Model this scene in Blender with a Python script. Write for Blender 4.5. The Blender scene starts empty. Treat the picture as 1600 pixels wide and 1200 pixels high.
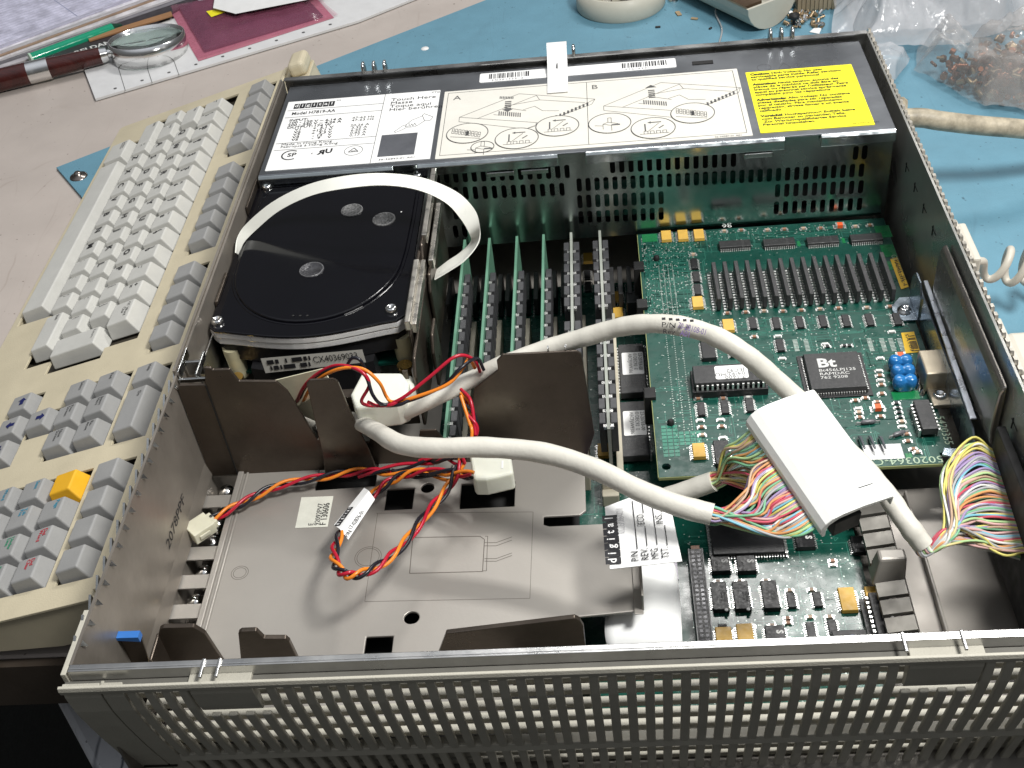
import bpy, math, random
from mathutils import Vector, Matrix
random.seed(7)
S = bpy.context.scene
# ------------------------------------------------------------------ camera
CR = Matrix(((0.99440803, 0.02879108, -0.10160583), (-0.05728243, -0.66123688, -0.74798697), (-0.08872087, 0.74962448, -0.65589004)))          # rows: right, down, forward
CC = Vector((0.20753985, -0.25582797, 0.46020650))
FP = 1871.72                  # focal length in pixels of a 1600 px wide picture
cam = bpy.data.cameras.new('camera'); co = bpy.data.objects.new('camera', cam); S.collection.objects.link(co)
cam.sensor_width = 36; cam.lens = 36 * FP / 1600; cam.clip_start = .01; cam.clip_end = 50
m = Matrix((CR[0], -CR[1], -CR[2])).transposed().to_4x4(); m.translation = CC; co.matrix_world = m
S.camera = co
S.view_settings.view_transform = 'Standard'; S.view_settings.look = 'None'
S.view_settings.exposure = 0.0; S.view_settings.gamma = 1
# ------------------------------------------------------------------ light
w = bpy.data.worlds.new('World'); S.world = w; w.use_nodes = True
nt = w.node_tree; bg = nt.nodes['Background']
tc = nt.nodes.new('ShaderNodeTexCoord'); sp = nt.nodes.new('ShaderNodeSeparateXYZ'); rp = nt.nodes.new('ShaderNodeValToRGB')
nt.links.new(tc.outputs['Generated'], sp.inputs[0]); nt.links.new(sp.outputs['Z'], rp.inputs[0]); nt.links.new(rp.outputs[0], bg.inputs[0])
rp.color_ramp.elements[0].color = (.065, .063, .058, 1); rp.color_ramp.elements[0].position = 0.0
rp.color_ramp.elements[1].color = (.50, .52, .56, 1); rp.color_ramp.elements[1].position = 1
e = rp.color_ramp.elements.new(.35); e.color = (.085, .085, .085, 1); e = rp.color_ramp.elements.new(.62); e.color = (.12, .125, .13, 1)
bg.inputs[1].default_value = 1.25
def area(name, loc, aim, sx, sy, power, col):
    l = bpy.data.lights.new(name, 'AREA'); l.shape = 'RECTANGLE'; l.size = sx; l.size_y = sy; l.energy = power; l.color = col
    o = bpy.data.objects.new(name, l); S.collection.objects.link(o); o.location = loc
    o.rotation_euler = (Vector(aim) - Vector(loc)).to_track_quat('-Z', 'Y').to_euler(); return o
area('bench_lamp', (.60, -.02, .95), (.22, .22, .05), .24, .14, 13, (1, .985, .95))
area('ceiling_light', (.62, 1.55, 1.9), (.2, .2, 0), 1.0, .16, 20, (1, .98, .95))

# ------------------------------------------------------------------ helpers
def ray(x, y): return CR.transposed() @ Vector(((x-800)/FP, (y-600)/FP, 1))
def G(x, y, z=.108):                                   # where a sight line meets the level z
    d = ray(x, y); return CC + d * ((z-CC.z)/d.z)
def GY(x, y, Y): d = ray(x, y); return CC + d * ((Y-CC.y)/d.y)
def GX(x, y, X): d = ray(x, y); return CC + d * ((X-CC.x)/d.x)
def V(*a): return Vector(a)
MATS = {}
def mat(name, col, rough=.5, metal=0, var=.12, scale=60, bump=0, bscale=300, spec=.5, alpha=1, trans=0, rvar=.1, col2=None, coat=0, stretch=None, ior=1.45, sss=0):
    if name in MATS: return MATS[name]
    M = bpy.data.materials.new(name); M.use_nodes = True; n = M.node_tree; b = n.nodes['Principled BSDF']; L = n.links.new
    b.inputs['Metallic'].default_value = metal; b.inputs['Specular IOR Level'].default_value = spec
    b.inputs['Alpha'].default_value = alpha; b.inputs['Transmission Weight'].default_value = trans; b.inputs['Coat Weight'].default_value = coat; b.inputs['IOR'].default_value = ior
    b.inputs['Coat Roughness'].default_value = .05
    g = n.nodes.new('ShaderNodeNewGeometry'); mp = n.nodes.new('ShaderNodeMapping'); L(g.outputs['Position'], mp.inputs[0])
    if stretch: mp.inputs['Scale'].default_value = stretch
    nz = n.nodes.new('ShaderNodeTexNoise'); nz.inputs['Scale'].default_value = scale; nz.inputs['Detail'].default_value = 5; nz.inputs['Roughness'].default_value = .65
    L(mp.outputs[0], nz.inputs['Vector'])
    mx = n.nodes.new('ShaderNodeMix'); mx.data_type = 'RGBA'
    c2 = col2 or tuple(c*(1-var) for c in col); c1 = tuple(min(1, c*(1+var*.6)) for c in col)
    mx.inputs['A'].default_value = (*c2, 1); mx.inputs['B'].default_value = (*c1, 1)
    cr = n.nodes.new('ShaderNodeMapRange'); cr.inputs[1].default_value = .32; cr.inputs[2].default_value = .68
    L(nz.outputs[0], cr.inputs[0]); L(cr.outputs[0], mx.inputs['Factor']); L(mx.outputs['Result'], b.inputs['Base Color'])
    rr = n.nodes.new('ShaderNodeMapRange'); rr.inputs[1].default_value = .3; rr.inputs[2].default_value = .7
    rr.inputs[3].default_value = max(.02, rough-rvar); rr.inputs[4].default_value = min(1, rough+rvar)
    n2 = n.nodes.new('ShaderNodeTexNoise'); n2.inputs['Scale'].default_value = scale*2.3; n2.inputs['Detail'].default_value = 4; L(mp.outputs[0], n2.inputs['Vector'])
    L(n2.outputs[0], rr.inputs[0]); L(rr.outputs[0], b.inputs['Roughness'])
    if bump:
        n3 = n.nodes.new('ShaderNodeTexNoise'); n3.inputs['Scale'].default_value = bscale; n3.inputs['Detail'].default_value = 3; L(mp.outputs[0], n3.inputs['Vector'])
        bp = n.nodes.new('ShaderNodeBump'); bp.inputs['Strength'].default_value = bump; bp.inputs['Distance'].default_value = .001
        L(n3.outputs[0], bp.inputs['Height']); L(bp.outputs[0], b.inputs['Normal'])
    if sss:
        b.inputs['Subsurface Weight'].default_value = sss; b.inputs['Subsurface Radius'].default_value = (.004, .004, .003); b.inputs['Subsurface Scale'].default_value = 1
    MATS[name] = M; return M
WT = {}                                                # world position of every parent, all unrotated
def wpos(o): return WT.get(o.name, Vector((0, 0, 0)))
def tag(o, label=None, cat=None, group=None, kind=None):
    if label: o['label'] = label
    if cat: o['category'] = cat
    if group: o['group'] = group
    if kind: o['kind'] = kind
    return o
def empty(name, loc, label, cat, group=None):
    o = bpy.data.objects.new(name, None); S.collection.objects.link(o); o.location = loc; o.empty_display_size = .02
    WT[o.name] = Vector(loc); return tag(o, label, cat, group)
class MB:
    def __init__(s): s.v = []; s.f = []; s.m = []; s.sm = []
    def add(s, vs, fs, mi=0, smooth=False, M=None):
        b = len(s.v)
        for p in vs:
            p = Vector(p); s.v.append(M @ p if M else p)
        for q in fs: s.f.append(tuple(b+i for i in q)); s.m.append(mi); s.sm.append(smooth)
        return s
    def box(s, x0, y0, z0, x1, y1, z1, mi=0, M=None, top=None):
        # top = (dx0, dy0, dx1, dy1): insets of the upper face
        t = top or (0, 0, 0, 0)
        vs = [(x0, y0, z0), (x1, y0, z0), (x1, y1, z0), (x0, y1, z0), (x0+t[0], y0+t[1], z1), (x1-t[2], y0+t[1], z1), (x1-t[2], y1-t[3], z1), (x0+t[0], y1-t[3], z1)]
        return s.add(vs, [(3, 2, 1, 0), (4, 5, 6, 7), (0, 1, 5, 4), (1, 2, 6, 5), (2, 3, 7, 6), (3, 0, 4, 7)], mi, False, M)
    def cbox(s, c, d, mi=0, M=None, top=None): return s.box(c[0]-d[0]/2, c[1]-d[1]/2, c[2]-d[2]/2, c[0]+d[0]/2, c[1]+d[1]/2, c[2]+d[2]/2, mi, M, top)
    def prism(s, poly, a, b, axis='z', mi=0, M=None, smooth=False):
        n = len(poly)
        ar = sum(poly[i][0]*poly[(i+1) % n][1]-poly[(i+1) % n][0]*poly[i][1] for i in range(n))
        if ar < 0: poly = poly[::-1]
        f = {'z': lambda p, t: (p[0], p[1], t), 'y': lambda p, t: (p[0], t, p[1]), 'x': lambda p, t: (t, p[0], p[1])}[axis]
        vs = [f(p, a) for p in poly]+[f(p, b) for p in poly]
        fs = [tuple(range(n))[::-1], tuple(range(n, 2*n))]
        s.add(vs, fs, mi, False, M); s.f += [tuple(len(s.v)-2*n+j for j in (i, (i+1) % n, n+(i+1) % n, n+i)) for i in range(n)]
        s.m += [mi]*n; s.sm += [smooth]*n; return s
    def quad(s, a, b, c, d, mi=0): return s.add([a, b, c, d], [(0, 1, 2, 3)], mi)
    def tube(s, pts, r, seg=10, mi=0, caps=True, M=None, ell=1):
        P = [Vector(p) for p in pts]; n = len(P); rr = r if isinstance(r, (list, tuple)) else [r]*n
        T = [(P[min(i+1, n-1)]-P[max(i-1, 0)]).normalized() for i in range(n)]
        up = Vector((0, 0, 1)) if abs(T[0].z) < .9 else Vector((1, 0, 0))
        N = (up-T[0]*up.dot(T[0])).normalized(); vs = []; fs = []
        for i in range(n):
            N = (N-T[i]*N.dot(T[i])).normalized(); B = T[i].cross(N)
            for k in range(seg):
                a = 2*math.pi*k/seg; vs.append(P[i]+N*math.cos(a)*rr[i]*ell+B*math.sin(a)*rr[i])
        for i in range(n-1):
            for k in range(seg): a = i*seg+k; b = i*seg+(k+1) % seg; fs.append((a, b, b+seg, a+seg))
        s.add(vs, fs, mi, True, M)
        if caps: s.add(vs[:seg], [tuple(range(seg))[::-1]], mi, False, M); s.add(vs[-seg:], [tuple(range(seg))], mi, False, M)
        return s
    def lathe(s, prof, seg=24, mi=0, M=None, smooth=True, close=True):
        n = len(prof); vs = []; fs = []
        for r, z in prof:
            for k in range(seg): a = 2*math.pi*k/seg; vs.append((r*math.cos(a), r*math.sin(a), z))
        for i in range(n-1):
            for k in range(seg): a = i*seg+k; b = i*seg+(k+1) % seg; fs.append((a, b, b+seg, a+seg))
        s.add(vs, fs, mi, smooth, M)
        if close: s.add(vs[:seg], [tuple(range(seg))[::-1]], mi, False, M); s.add(vs[-seg:], [tuple(range(seg))], mi, False, M)
        return s
    def build(s, name, mats, parent=None, bevel=0, seg=2, label=None, local=False):
        if not isinstance(mats, (list, tuple)): mats = [mats]
        me = bpy.data.meshes.new(name)
        if local: c = Vector((0, 0, 0))
        else:
            xs = [p.x for p in s.v]; ys = [p.y for p in s.v]; zs = [p.z for p in s.v]
            c = Vector(((min(xs)+max(xs))/2, (min(ys)+max(ys))/2, min(zs)))
        me.from_pydata([tuple(p-c) for p in s.v], [], s.f)
        for q in mats: me.materials.append(q)
        me.polygons.foreach_set('material_index', s.m); me.polygons.foreach_set('use_smooth', s.sm); me.update()
        o = bpy.data.objects.new(name, me); S.collection.objects.link(o)
        if local: o.parent = parent
        else:
            o.location = c-(wpos(parent) if parent else Vector((0, 0, 0))); o.parent = parent; WT[o.name] = c
        if bevel:
            q = o.modifiers.new('bevel', 'BEVEL'); q.width = bevel; q.segments = seg; q.limit_method = 'ANGLE'; q.angle_limit = math.radians(35)
            q.harden_normals = False
        if label: o['label'] = label
        return o
def put(mesh, name, parent, loc, rz=0, like=None):      # another part with the same mesh
    o = bpy.data.objects.new(name, mesh); S.collection.objects.link(o); o.parent = parent
    o.location = Vector(loc)-wpos(parent); o.rotation_euler.z = rz; WT[o.name] = Vector(loc)
    if like:
        for q in like.modifiers:
            z = o.modifiers.new(q.name, q.type); z.width = q.width; z.segments = q.segments; z.limit_method = 'ANGLE'; z.angle_limit = q.angle_limit
    return o
def spline(pts, n=8):
    P = [Vector(p) for p in pts]; P = [P[0]*2-P[1]]+P+[P[-1]*2-P[-2]]; out = []
    for i in range(1, len(P)-2):
        a, b, c, d = P[i-1:i+3]
        for k in range(n):
            t = k/n; out.append(.5*((2*b)+(c-a)*t+(2*a-5*b+4*c-d)*t*t+(3*b-a-3*c+d)*t**3))
    out.append(P[-2]); return out
def from_curve(cu, name):
    o = bpy.data.objects.new('tmp', cu); S.collection.objects.link(o)
    dg = bpy.context.evaluated_depsgraph_get(); me = bpy.data.meshes.new_from_object(o.evaluated_get(dg))
    bpy.data.objects.remove(o); bpy.data.curves.remove(cu); me.name = name; return me
def plate(name, outline, holes, th, M, material, parent, bevel=0, local=False):
    # a sheet with real holes; outline in its own plane, thickness th centred on it, placed by M
    cu = bpy.data.curves.new(name, 'CURVE'); cu.dimensions = '2D'; cu.fill_mode = 'BOTH'; cu.extrude = th/2
    for lp in [outline]+holes:
        sp_ = cu.splines.new('POLY'); sp_.points.add(len(lp)-1); sp_.use_cyclic_u = True
        for i, p in enumerate(lp): sp_.points[i].co = (p[0], p[1], 0, 1)
    me = from_curve(cu, name); me.materials.clear(); me.materials.append(material)
    for p in me.polygons: p.use_smooth = False
    me.transform(M)
    c = Vector((0, 0, 0)) if local else M.translation.copy()
    me.transform(Matrix.Translation(-c))
    o = bpy.data.objects.new(name, me); S.collection.objects.link(o); o.parent = parent
    if not local: o.location = c-(wpos(parent) if parent else Vector((0, 0, 0))); WT[o.name] = c
    if bevel:
        wd = o.modifiers.new('weld', 'WELD'); wd.merge_threshold = 1e-5
        q = o.modifiers.new('bevel', 'BEVEL'); q.width = bevel; q.segments = 2; q.limit_method = 'ANGLE'; q.angle_limit = math.radians(40)
    return o
def frame(o, x, y):                                     # matrix with origin o, x axis x, y axis near y
    x = Vector(x).normalized(); z = x.cross(Vector(y)).normalized(); y = z.cross(x)
    M = Matrix((x, y, z)).transposed().to_4x4(); M.translation = Vector(o); return M
def text(lines, o, x, y, size, material, parent, name='lettering', align='LEFT', wide=1, lh=1.0, bold=0, local=False, width=None):
    cu = bpy.data.curves.new(name, 'FONT'); cu.body = lines; cu.size = size; cu.align_x = align; cu.space_line = lh; cu.resolution_u = 2; cu.offset = bold
    me = from_curve(cu, name); me.materials.clear(); me.materials.append(material)
    if width and len(me.vertices):
        xs = [v.co.x for v in me.vertices]; wide = width/max(1e-6, max(xs)-min(xs))
    M = frame(o, x, y) @ Matrix.Diagonal((wide, 1, 1, 1))
    me.transform(M); c = Vector((0, 0, 0)) if local else Vector(o); me.transform(Matrix.Translation(-c))
    ob = bpy.data.objects.new(name, me); S.collection.objects.link(ob); ob.parent = parent
    if not local: ob.location = c-(wpos(parent) if parent else Vector((0, 0, 0)))
    return ob
def rot(a): return Matrix.Rotation(a, 4, 'Z')
def rrect(x0, y0, x1, y1, r, n=4):
    out = []
    for cx, cy, a in ((x1-r, y1-r, 0), (x0+r, y1-r, 90), (x0+r, y0+r, 180), (x1-r, y0+r, 270)):
        for k in range(n+1): t = math.radians(a+90*k/n); out.append((cx+r*math.cos(t), cy+r*math.sin(t)))
    return out
def circ(cx, cy, r, n=20, ry=None): return [(cx+r*math.cos(2*math.pi*k/n), cy+(ry or r)*math.sin(2*math.pi*k/n)) for k in range(n)]
# ------------------------------------------------------------------ materials
steel = mat('zinc_plated_steel', (.62, .63, .62), .24, 1, .18, 35, .05, 500, stretch=(1, 3, 1))
steel2 = mat('brushed_steel', (.56, .56, .55), .33, 1, .2, 25, .05, 400)
nickel = mat('nickel_grey_coating', (.365, .343, .312), .44, .45, .07, 9, .03, 700, rvar=.05)
nickeldark = mat('nickel_plated_bracket', (.115, .095, .078), .36, .85, .2, 30, .08, 500)
chrome = mat('bright_metal', (.85, .85, .84), .14, 1, .05)
tin = mat('tin_solder', (.80, .80, .78), .3, .75, .15, 400)
gold = mat('ochre_ceramic', (.66, .40, .075), .42, 0, .1, 150, .1)
goldm = mat('gold_contact', (.75, .52, .2), .3, 1)
blackp = mat('black_epoxy', (.020, .020, .021), .38, 0, .2, 300, .1, 1500)
darkp = mat('dark_grey_epoxy', (.038, .038, .039), .45, 0, .2, 300, .12, 1500)
blackgloss = mat('black_lacquer', (.0018, .0017, .0032), .12, 0, .2, 20, coat=.1, rvar=.03)
pcb = mat('green_solder_mask', (.005, .058, .042), .34, 0, .25, 90, .06, 400, coat=.1)
pcb2 = mat('dark_green_solder_mask', (.005, .060, .042), .28, 0, .25, 70, .06, 400, coat=.15)
pcbl = mat('light_green_copper_area', (.03, .21, .14), .32, 0, .1, coat=.2)
pcbe = mat('green_fibreglass_edge', (.12, .27, .185), .5)
pcbp = mat('purple_solder_mask', (.085, .05, .14), .3, 0, .2, coat=.2)
white = mat('white_label_paper', (.80, .80, .79), .5, 0, .04)
cream = mat('cream_label_paper', (.68, .66, .60), .55, 0, .04)
yellow = mat('yellow_label_paper', (.86, .78, .02), .5, 0, .05)
ystick = mat('amber_sticker', (.75, .46, .02), .5, 0, .08)
ink = mat('black_ink', (.015, .015, .018), .6, 0, .05)
inkgrey = mat('grey_ink', (.10, .10, .10), .6)
wink = mat('white_ink', (.62, .62, .60), .6)
beige = mat('aged_beige_plastic', (.58, .515, .37), .5, 0, .08, 30, .15, 1200)
keyw = mat('pale_keycap_plastic', (.56, .555, .52), .5, 0, .06, 60, .12, 1500)
keyg = mat('grey_keycap_plastic', (.31, .31, .305), .5, 0, .06, 60, .12, 1500)
keyy = mat('amber_keycap_plastic', (.78, .42, .02), .5, 0, .06, 60, .12, 1500)
bez = mat('greige_bezel_plastic', (.45, .43, .365), .55, 0, .1, 40, .2, 1500)
cable = mat('ivory_cable_jacket', (.63, .61, .545), .42, 0, .08, 45, .15, 500)
shellw = mat('white_hood_plastic', (.83, .84, .81), .36, 0, .04, 40, .05)
nylon = mat('natural_nylon', (.70, .71, .62), .4, 0, .06, sss=.2)
strapm = mat('milky_strap_plastic', (.86, .86, .79), .35, 0, .05)
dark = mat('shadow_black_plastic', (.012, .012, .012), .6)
bluem = mat('blue_dipped_epoxy', (.02, .16, .42), .2, 0, .1, coat=.5)
blueflat = mat('blue_plastic_edge', (.03, .16, .50), .5)
orangep = mat('orange_capacitor', (.8, .12, .03), .4)
brownc = mat('brown_ceramic', (.30, .16, .10), .45)
tanc = mat('tan_ceramic', (.45, .33, .24), .45)
# ================================================================== setting
benchm = mat('pinkish_worktop_laminate', (.48, .425, .385), .42, 0, .07, 14, .06, 120)
def scratch(M, col, sc=9, amt=.75, th=.014):
    n = M.node_tree; L = n.links.new; b = n.nodes['Principled BSDF']; src = b.inputs['Base Color'].links[0].from_socket
    g = n.nodes.new('ShaderNodeNewGeometry'); nn = n.nodes.new('ShaderNodeTexNoise'); nn.inputs['Scale'].default_value = sc*.5; nn.inputs['Detail'].default_value = 3
    L(g.outputs['Position'], nn.inputs['Vector']); last = src
    for k, (ax, s2) in enumerate(((.5, 1), (2.1, 1.7), (1.2, 2.3))):
        mp = n.nodes.new('ShaderNodeMapping'); mp.inputs['Rotation'].default_value = (0, 0, ax); mp.inputs['Scale'].default_value = (1, .10, 1)
        add = n.nodes.new('ShaderNodeVectorMath'); add.operation = 'MULTIPLY_ADD'; add.inputs[1].default_value = (.03, .03, .03)
        L(nn.outputs['Color'], add.inputs[0]); L(g.outputs['Position'], add.inputs[2]); L(add.outputs[0], mp.inputs[0])
        vo = n.nodes.new('ShaderNodeTexVoronoi'); vo.feature = 'DISTANCE_TO_EDGE'; vo.inputs['Scale'].default_value = sc*s2; L(mp.outputs[0], vo.inputs['Vector'])
        lt = n.nodes.new('ShaderNodeMapRange'); lt.inputs[1].default_value = 0; lt.inputs[2].default_value = th; lt.inputs[3].default_value = 1; lt.inputs[4].default_value = 0; L(vo.outputs[0], lt.inputs[0])
        m2 = n.nodes.new('ShaderNodeTexNoise'); m2.inputs['Scale'].default_value = 13+k*7; L(g.outputs['Position'], m2.inputs['Vector'])
        mr = n.nodes.new('ShaderNodeMapRange'); mr.inputs[1].default_value = .5; mr.inputs[2].default_value = .68; mr.inputs[4].default_value = amt; L(m2.outputs[0], mr.inputs[0])
        mu = n.nodes.new('ShaderNodeMath'); mu.operation = 'MULTIPLY'; L(lt.outputs[0], mu.inputs[0]); L(mr.outputs[0], mu.inputs[1])
        mx = n.nodes.new('ShaderNodeMix'); mx.data_type = 'RGBA'; mx.inputs['B'].default_value = (*col, 1); L(mu.outputs[0], mx.inputs['Factor']); L(last, mx.inputs['A']); last = mx.outputs['Result']
    # small specks of grime
    sk = n.nodes.new('ShaderNodeTexNoise'); sk.inputs['Scale'].default_value = 260; sk.inputs['Detail'].default_value = 2; L(g.outputs['Position'], sk.inputs['Vector'])
    sr = n.nodes.new('ShaderNodeMapRange'); sr.inputs[1].default_value = .70; sr.inputs[2].default_value = .76; L(sk.outputs[0], sr.inputs[0])
    mx = n.nodes.new('ShaderNodeMix'); mx.data_type = 'RGBA'; mx.inputs['B'].default_value = (*[c*.7 for c in col], 1); L(sr.outputs[0], mx.inputs['Factor']); L(last, mx.inputs['A'])
    L(mx.outputs['Result'], b.inputs['Base Color'])
scratch(benchm, (.30, .24, .20), 11, .38, .006)
tag(MB().box(-1.2, .088, -.03, 1.6, 1.7, 0).build('workbench_top', benchm, bevel=.002), 'pinkish beige scratched worktop under everything', 'workbench', kind='structure')
tag(MB().box(-1.2, .083, -.032, 1.6, .0878, -.0004).build('workbench_edge', mat('brown_edge_band', (.05, .038, .028), .5)), 'brown edge band of the bench', 'workbench', kind='structure')
tag(MB().box(-4, -3, -.78, 5, 4, -.75).build('floor', mat('dark_floor', (.02, .022, .02), .6, bump=.2)), 'dark floor below the bench edge', 'floor', kind='structure')
# scuffed white stool seat in front of the bench
st = MB(); pl = [V(*G(x, y, -.12)[:2]) for x, y in ((88, 1062), (80, 1080), (150, 1210), (215, 1330), (420, 1500), (420, 1085), (240, 1065), (120, 1048))]
st.prism([(p.x, p.y) for p in pl], -.145, -.12)
wm = mat('scuffed_white_paint', (.74, .76, .80), .5, 0, .1, 25, .2, 90); scratch(wm, (.05, .06, .09), 26, 1, .05)
tag(st.build('stool_seat', wm, bevel=.006), 'scuffed white stool seat in the dark at the lower left corner', 'stool')
tag(MB().box(-.36, -.2, -.60, .05, .08, -.57).build('storage_crate_lid', mat('dark_green_plastic', (.01, .02, .012), .6, 0, .5, 30, .3, 60)), 'dark box lid in the gloom under the keyboard edge', 'box')
# blue anti-static mat
matm = mat('blue_rubber_mat', (.125, .275, .36), .6, 0, .08, 30, .3, 900); scratch(matm, (.09, .19, .25), 14, .35, .01)
a, b, c = G(88, 262, .002), G(760, 0, .002), G(110, 335, .002)
ux = (b-a).normalized(); uy = V(ux.y, -ux.x, 0)
mt = empty('antistatic_mat', a, 'blue rubber anti-static mat reaching out from under the computer and keyboard', 'mat')
ms = MB(); ps = [a+ux*.0+uy*.0, a+ux*1.5, a+ux*1.5+uy*.62, a+uy*.62]
ms.prism([(p.x, p.y) for p in ps], .0004, .0024); ms.build('mat_sheet', matm, mt, bevel=.0004)
sn = G(123, 276, .0024)
MB().lathe([(.0001, .0045), (.002, .0043), (.0034, .003), (.004, .0012), (.0065, .001), (.007, 0)], 20, M=Matrix.Translation(sn)).build('snap_stud', mat('tarnished_snap', (.25, .22, .2), .3, 1), mt)

# ================================================================== chassis
ch = empty('computer_chassis', (.1875, .232, 0), 'open flat metal computer case with a slatted greige front bezel, lid off', 'computer case')
H = .108; XW = .3754; YD = .464
MB().box(0, .004, .001, XW, YD, .0025).build('bottom_pan', nickel, ch)
MB().box(.001, .0240, .003, XW, .0252, .034).build('front_wall', steel2, ch)
# left wall with its hem and little torn tabs
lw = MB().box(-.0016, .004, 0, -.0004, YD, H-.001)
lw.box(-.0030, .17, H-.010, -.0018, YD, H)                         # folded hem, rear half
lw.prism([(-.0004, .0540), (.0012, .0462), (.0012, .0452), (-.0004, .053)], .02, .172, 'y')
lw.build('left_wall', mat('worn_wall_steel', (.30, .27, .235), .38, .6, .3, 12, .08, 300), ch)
tb = MB(); y = .012
while y < .175:
    tb.prism([(y, .104), (y+.0035, .1068), (y+.0048, .1078), (y+.0052, .104)], -.0036, -.0026, 'x')
    tb.add([(-.0004, y+.001, .106), (-.0004, y+.004, .106), (.0014, y+.003, .1035), (-.0004, y+.003, .103)], [(0, 1, 2), (2, 1, 3), (0, 2, 3), (0, 3, 1)])
    y += .0098
tb.build('spring_tabs', steel, ch)
text('2078PPF', (-.0002, .098, .062), (0, 1, 0), (0, 0, 1), .0075, ink, ch, wide=1.2)
# rear wall + clips
MB().box(0, YD, 0, XW, YD+.0012, H).box(0, YD-.003, H, XW, YD+.0012, H+.0006).build('rear_wall', steel2, ch)
for gx in (568, 863, 1203):
    for k in range(3):
        p = GY(gx+k*17, 108 if gx == 568 else (92 if gx == 863 else 70), YD)
        hk = [(p.x, YD+.004, H-.006), (p.x, YD+.0045, H+.002), (p.x, YD+.002, H+.006), (p.x, YD-.0015, H+.0055), (p.x, YD-.003, H+.001)]
        MB().tube(spline(hk, 4), .0011, 6).build('rear_clip', steel, ch)
# right wall, scalloped gasket outside
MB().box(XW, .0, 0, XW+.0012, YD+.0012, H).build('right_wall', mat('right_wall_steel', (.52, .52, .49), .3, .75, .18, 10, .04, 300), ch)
gk = MB(); y = .03
while y < YD:
    gk.prism([(y, H-.006), (y+.0045, H-.006), (y+.0045, H-.001), (y+.0035, H+.0008), (y+.001, H+.0008), (y, H-.001)], XW+.0016, XW+.0032, 'x'); y += .0062
gk.build('gasket_fingers', mat('gasket_metal', (.55, .52, .46), .35, .8), ch)
sl = MB(); y = .12
while y < .34:
    sl.box(XW-.0003, y, .088, XW+.0001, y+.008, .0885); sl.box(XW-.0004, y+.006, .084, XW+.0001, y+.0066, .090); y += .021
sl.build('wall_slots', dark, ch)
# formed channel along the right wall (the I/O shield) and the bracket ledge
MB().prism([(.3745, .0985), (.3725, .0975), (.3712, .094), (.3708, .084), (.3708, .072), (.3720, .064), (.3745, .062)], .137, .245, 'y').build('shield_channel', mat('smoked_steel', (.36, .34, .31), .28, .85, .3, 20), ch, bevel=.001)
# right floor channel: plates and vent fingers
rp_ = MB().box(.330, .02, .022, .3745, .15, .0235).box(.330, .02, .0025, .3312, .15, .0235).box(.340, .02, .0245, .3415, .145, .028)
rp_.build('side_channel', mat('smoky_channel_steel', (.36, .335, .305), .42, .6, .2, 12), ch, bevel=.0005)
for k in range(10):
    y = .045+k*.0097
    if k == 5: continue
    MB().prism([(.3165, .023), (.3165, .0255), (.329, .0275), (.3295, .0265)], y, y+.0078, 'y').build('vent_finger', mat('dull_finger_steel', (.20, .19, .17), .45, .5), ch)
MB().box(.316, .094, .02, .331, .1055, .034, top=(.003, .004, 0, .001)).build('stop_block', nickel, ch, bevel=.0012)
# -------- bezel: curved outer skin of slats and cross bars
prof = [(-.004, .1035), (-.0046, .098), (-.0038, .088), (-.0012, .074), (.0024, .058), (.0064, .042), (.0115, .024), (.0180, -.002)]
BX0, BX1 = -.0035, .46
bz = MB()
th = .0022
poly = prof+[(y+th, z) for y, z in prof[::-1]]
x = .0205; blanks = ((.0445, .068), (.3025, .328)); sn_ = []
while x < BX1:
    sn_.append(x)
    x += .00655
sprof = [(-.0045, .1010)]+prof[1:]; spoly = sprof+[(y+th, z) for y, z in sprof[::-1]]; low = [p for p in prof if p[1] < .08]; low = [(-.0022, .080)]+low; plow = low+[(y+th, z) for y, z in low[::-1]]
for i, x in enumerate(sn_): bz.prism(plow if any(a-.002 < x < b for a, b in blanks) else spoly, x, x+.0036, 'x', 0)
bz.build('bezel_slats', bez, ch, bevel=.0006)
cb = MB()
for z, yy in ((.0915, -.0006), (.0815, .0010), (.0700, .0028), (.0585, .0050), (.0470, .0076), (.0290, .0125), (.0180, .0155), (.0070, .019)):
    cb.box(.02, yy+.0018, z-.0032, BX1, yy+.0050, z, top=(0, 0, 0, 0))
cb.build('bezel_crossbars', bez, ch, bevel=.0005)
eb = MB(); eb.prism(poly, BX0, .0108, 'x'); eb.prism(poly, .0114, .0195, 'x'); eb.prism([(p[0]+.0016, p[1]-.001) for p in poly], .0105, .0118, 'x'); eb.box(.0195, .0078, .0335, BX1, .0125, .0385)
for a, b in blanks: eb.prism([(-.004, .1035), (-.0046, .098), (-.0030, .088), (-.0018, .0835), (.0005, .0835), (.0005, .1035)], a, b, 'x')
eb.prism([(-.0046, .1012), (-.0058, .1020), (-.0062, .1042), (-.0058, .1060), (-.0046, .1060), (-.0042, .1012)], BX0, BX1, 'x')
MB().box(BX0, -.0041, .1012, BX1, .0002, .1020).build('rim_ledge', mat('recess_shade_grey', (.13, .125, .11), .5), ch)  # grey darkened to carry the shade of the recessed channel
eb.box(-.004, .0, .1, -.0019, .03, .1065)
eb.build('bezel_frame', bez, ch, bevel=.0008)
rim = MB().box(-.001, .0004, .098, BX1, .0014, H-.0002).box(-.001, .0014, H-.0012, BX1, .0036, H-.0002)
for xx in (.050, .056, .300, .320): rim.box(xx, -.0045, .1072, xx+.0012, .0036, H+.0006)
rim.build('front_rim', steel2, ch, bevel=.0003)
# dark uprights just behind the front rim
def upright(name, pts, Y, m, parent, th=.0014, bevel=.0004):
    return MB().prism([(p[0], p[1]) for p in pts], Y, Y+th, 'y').build(name, m, parent, bevel=bevel)

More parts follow.
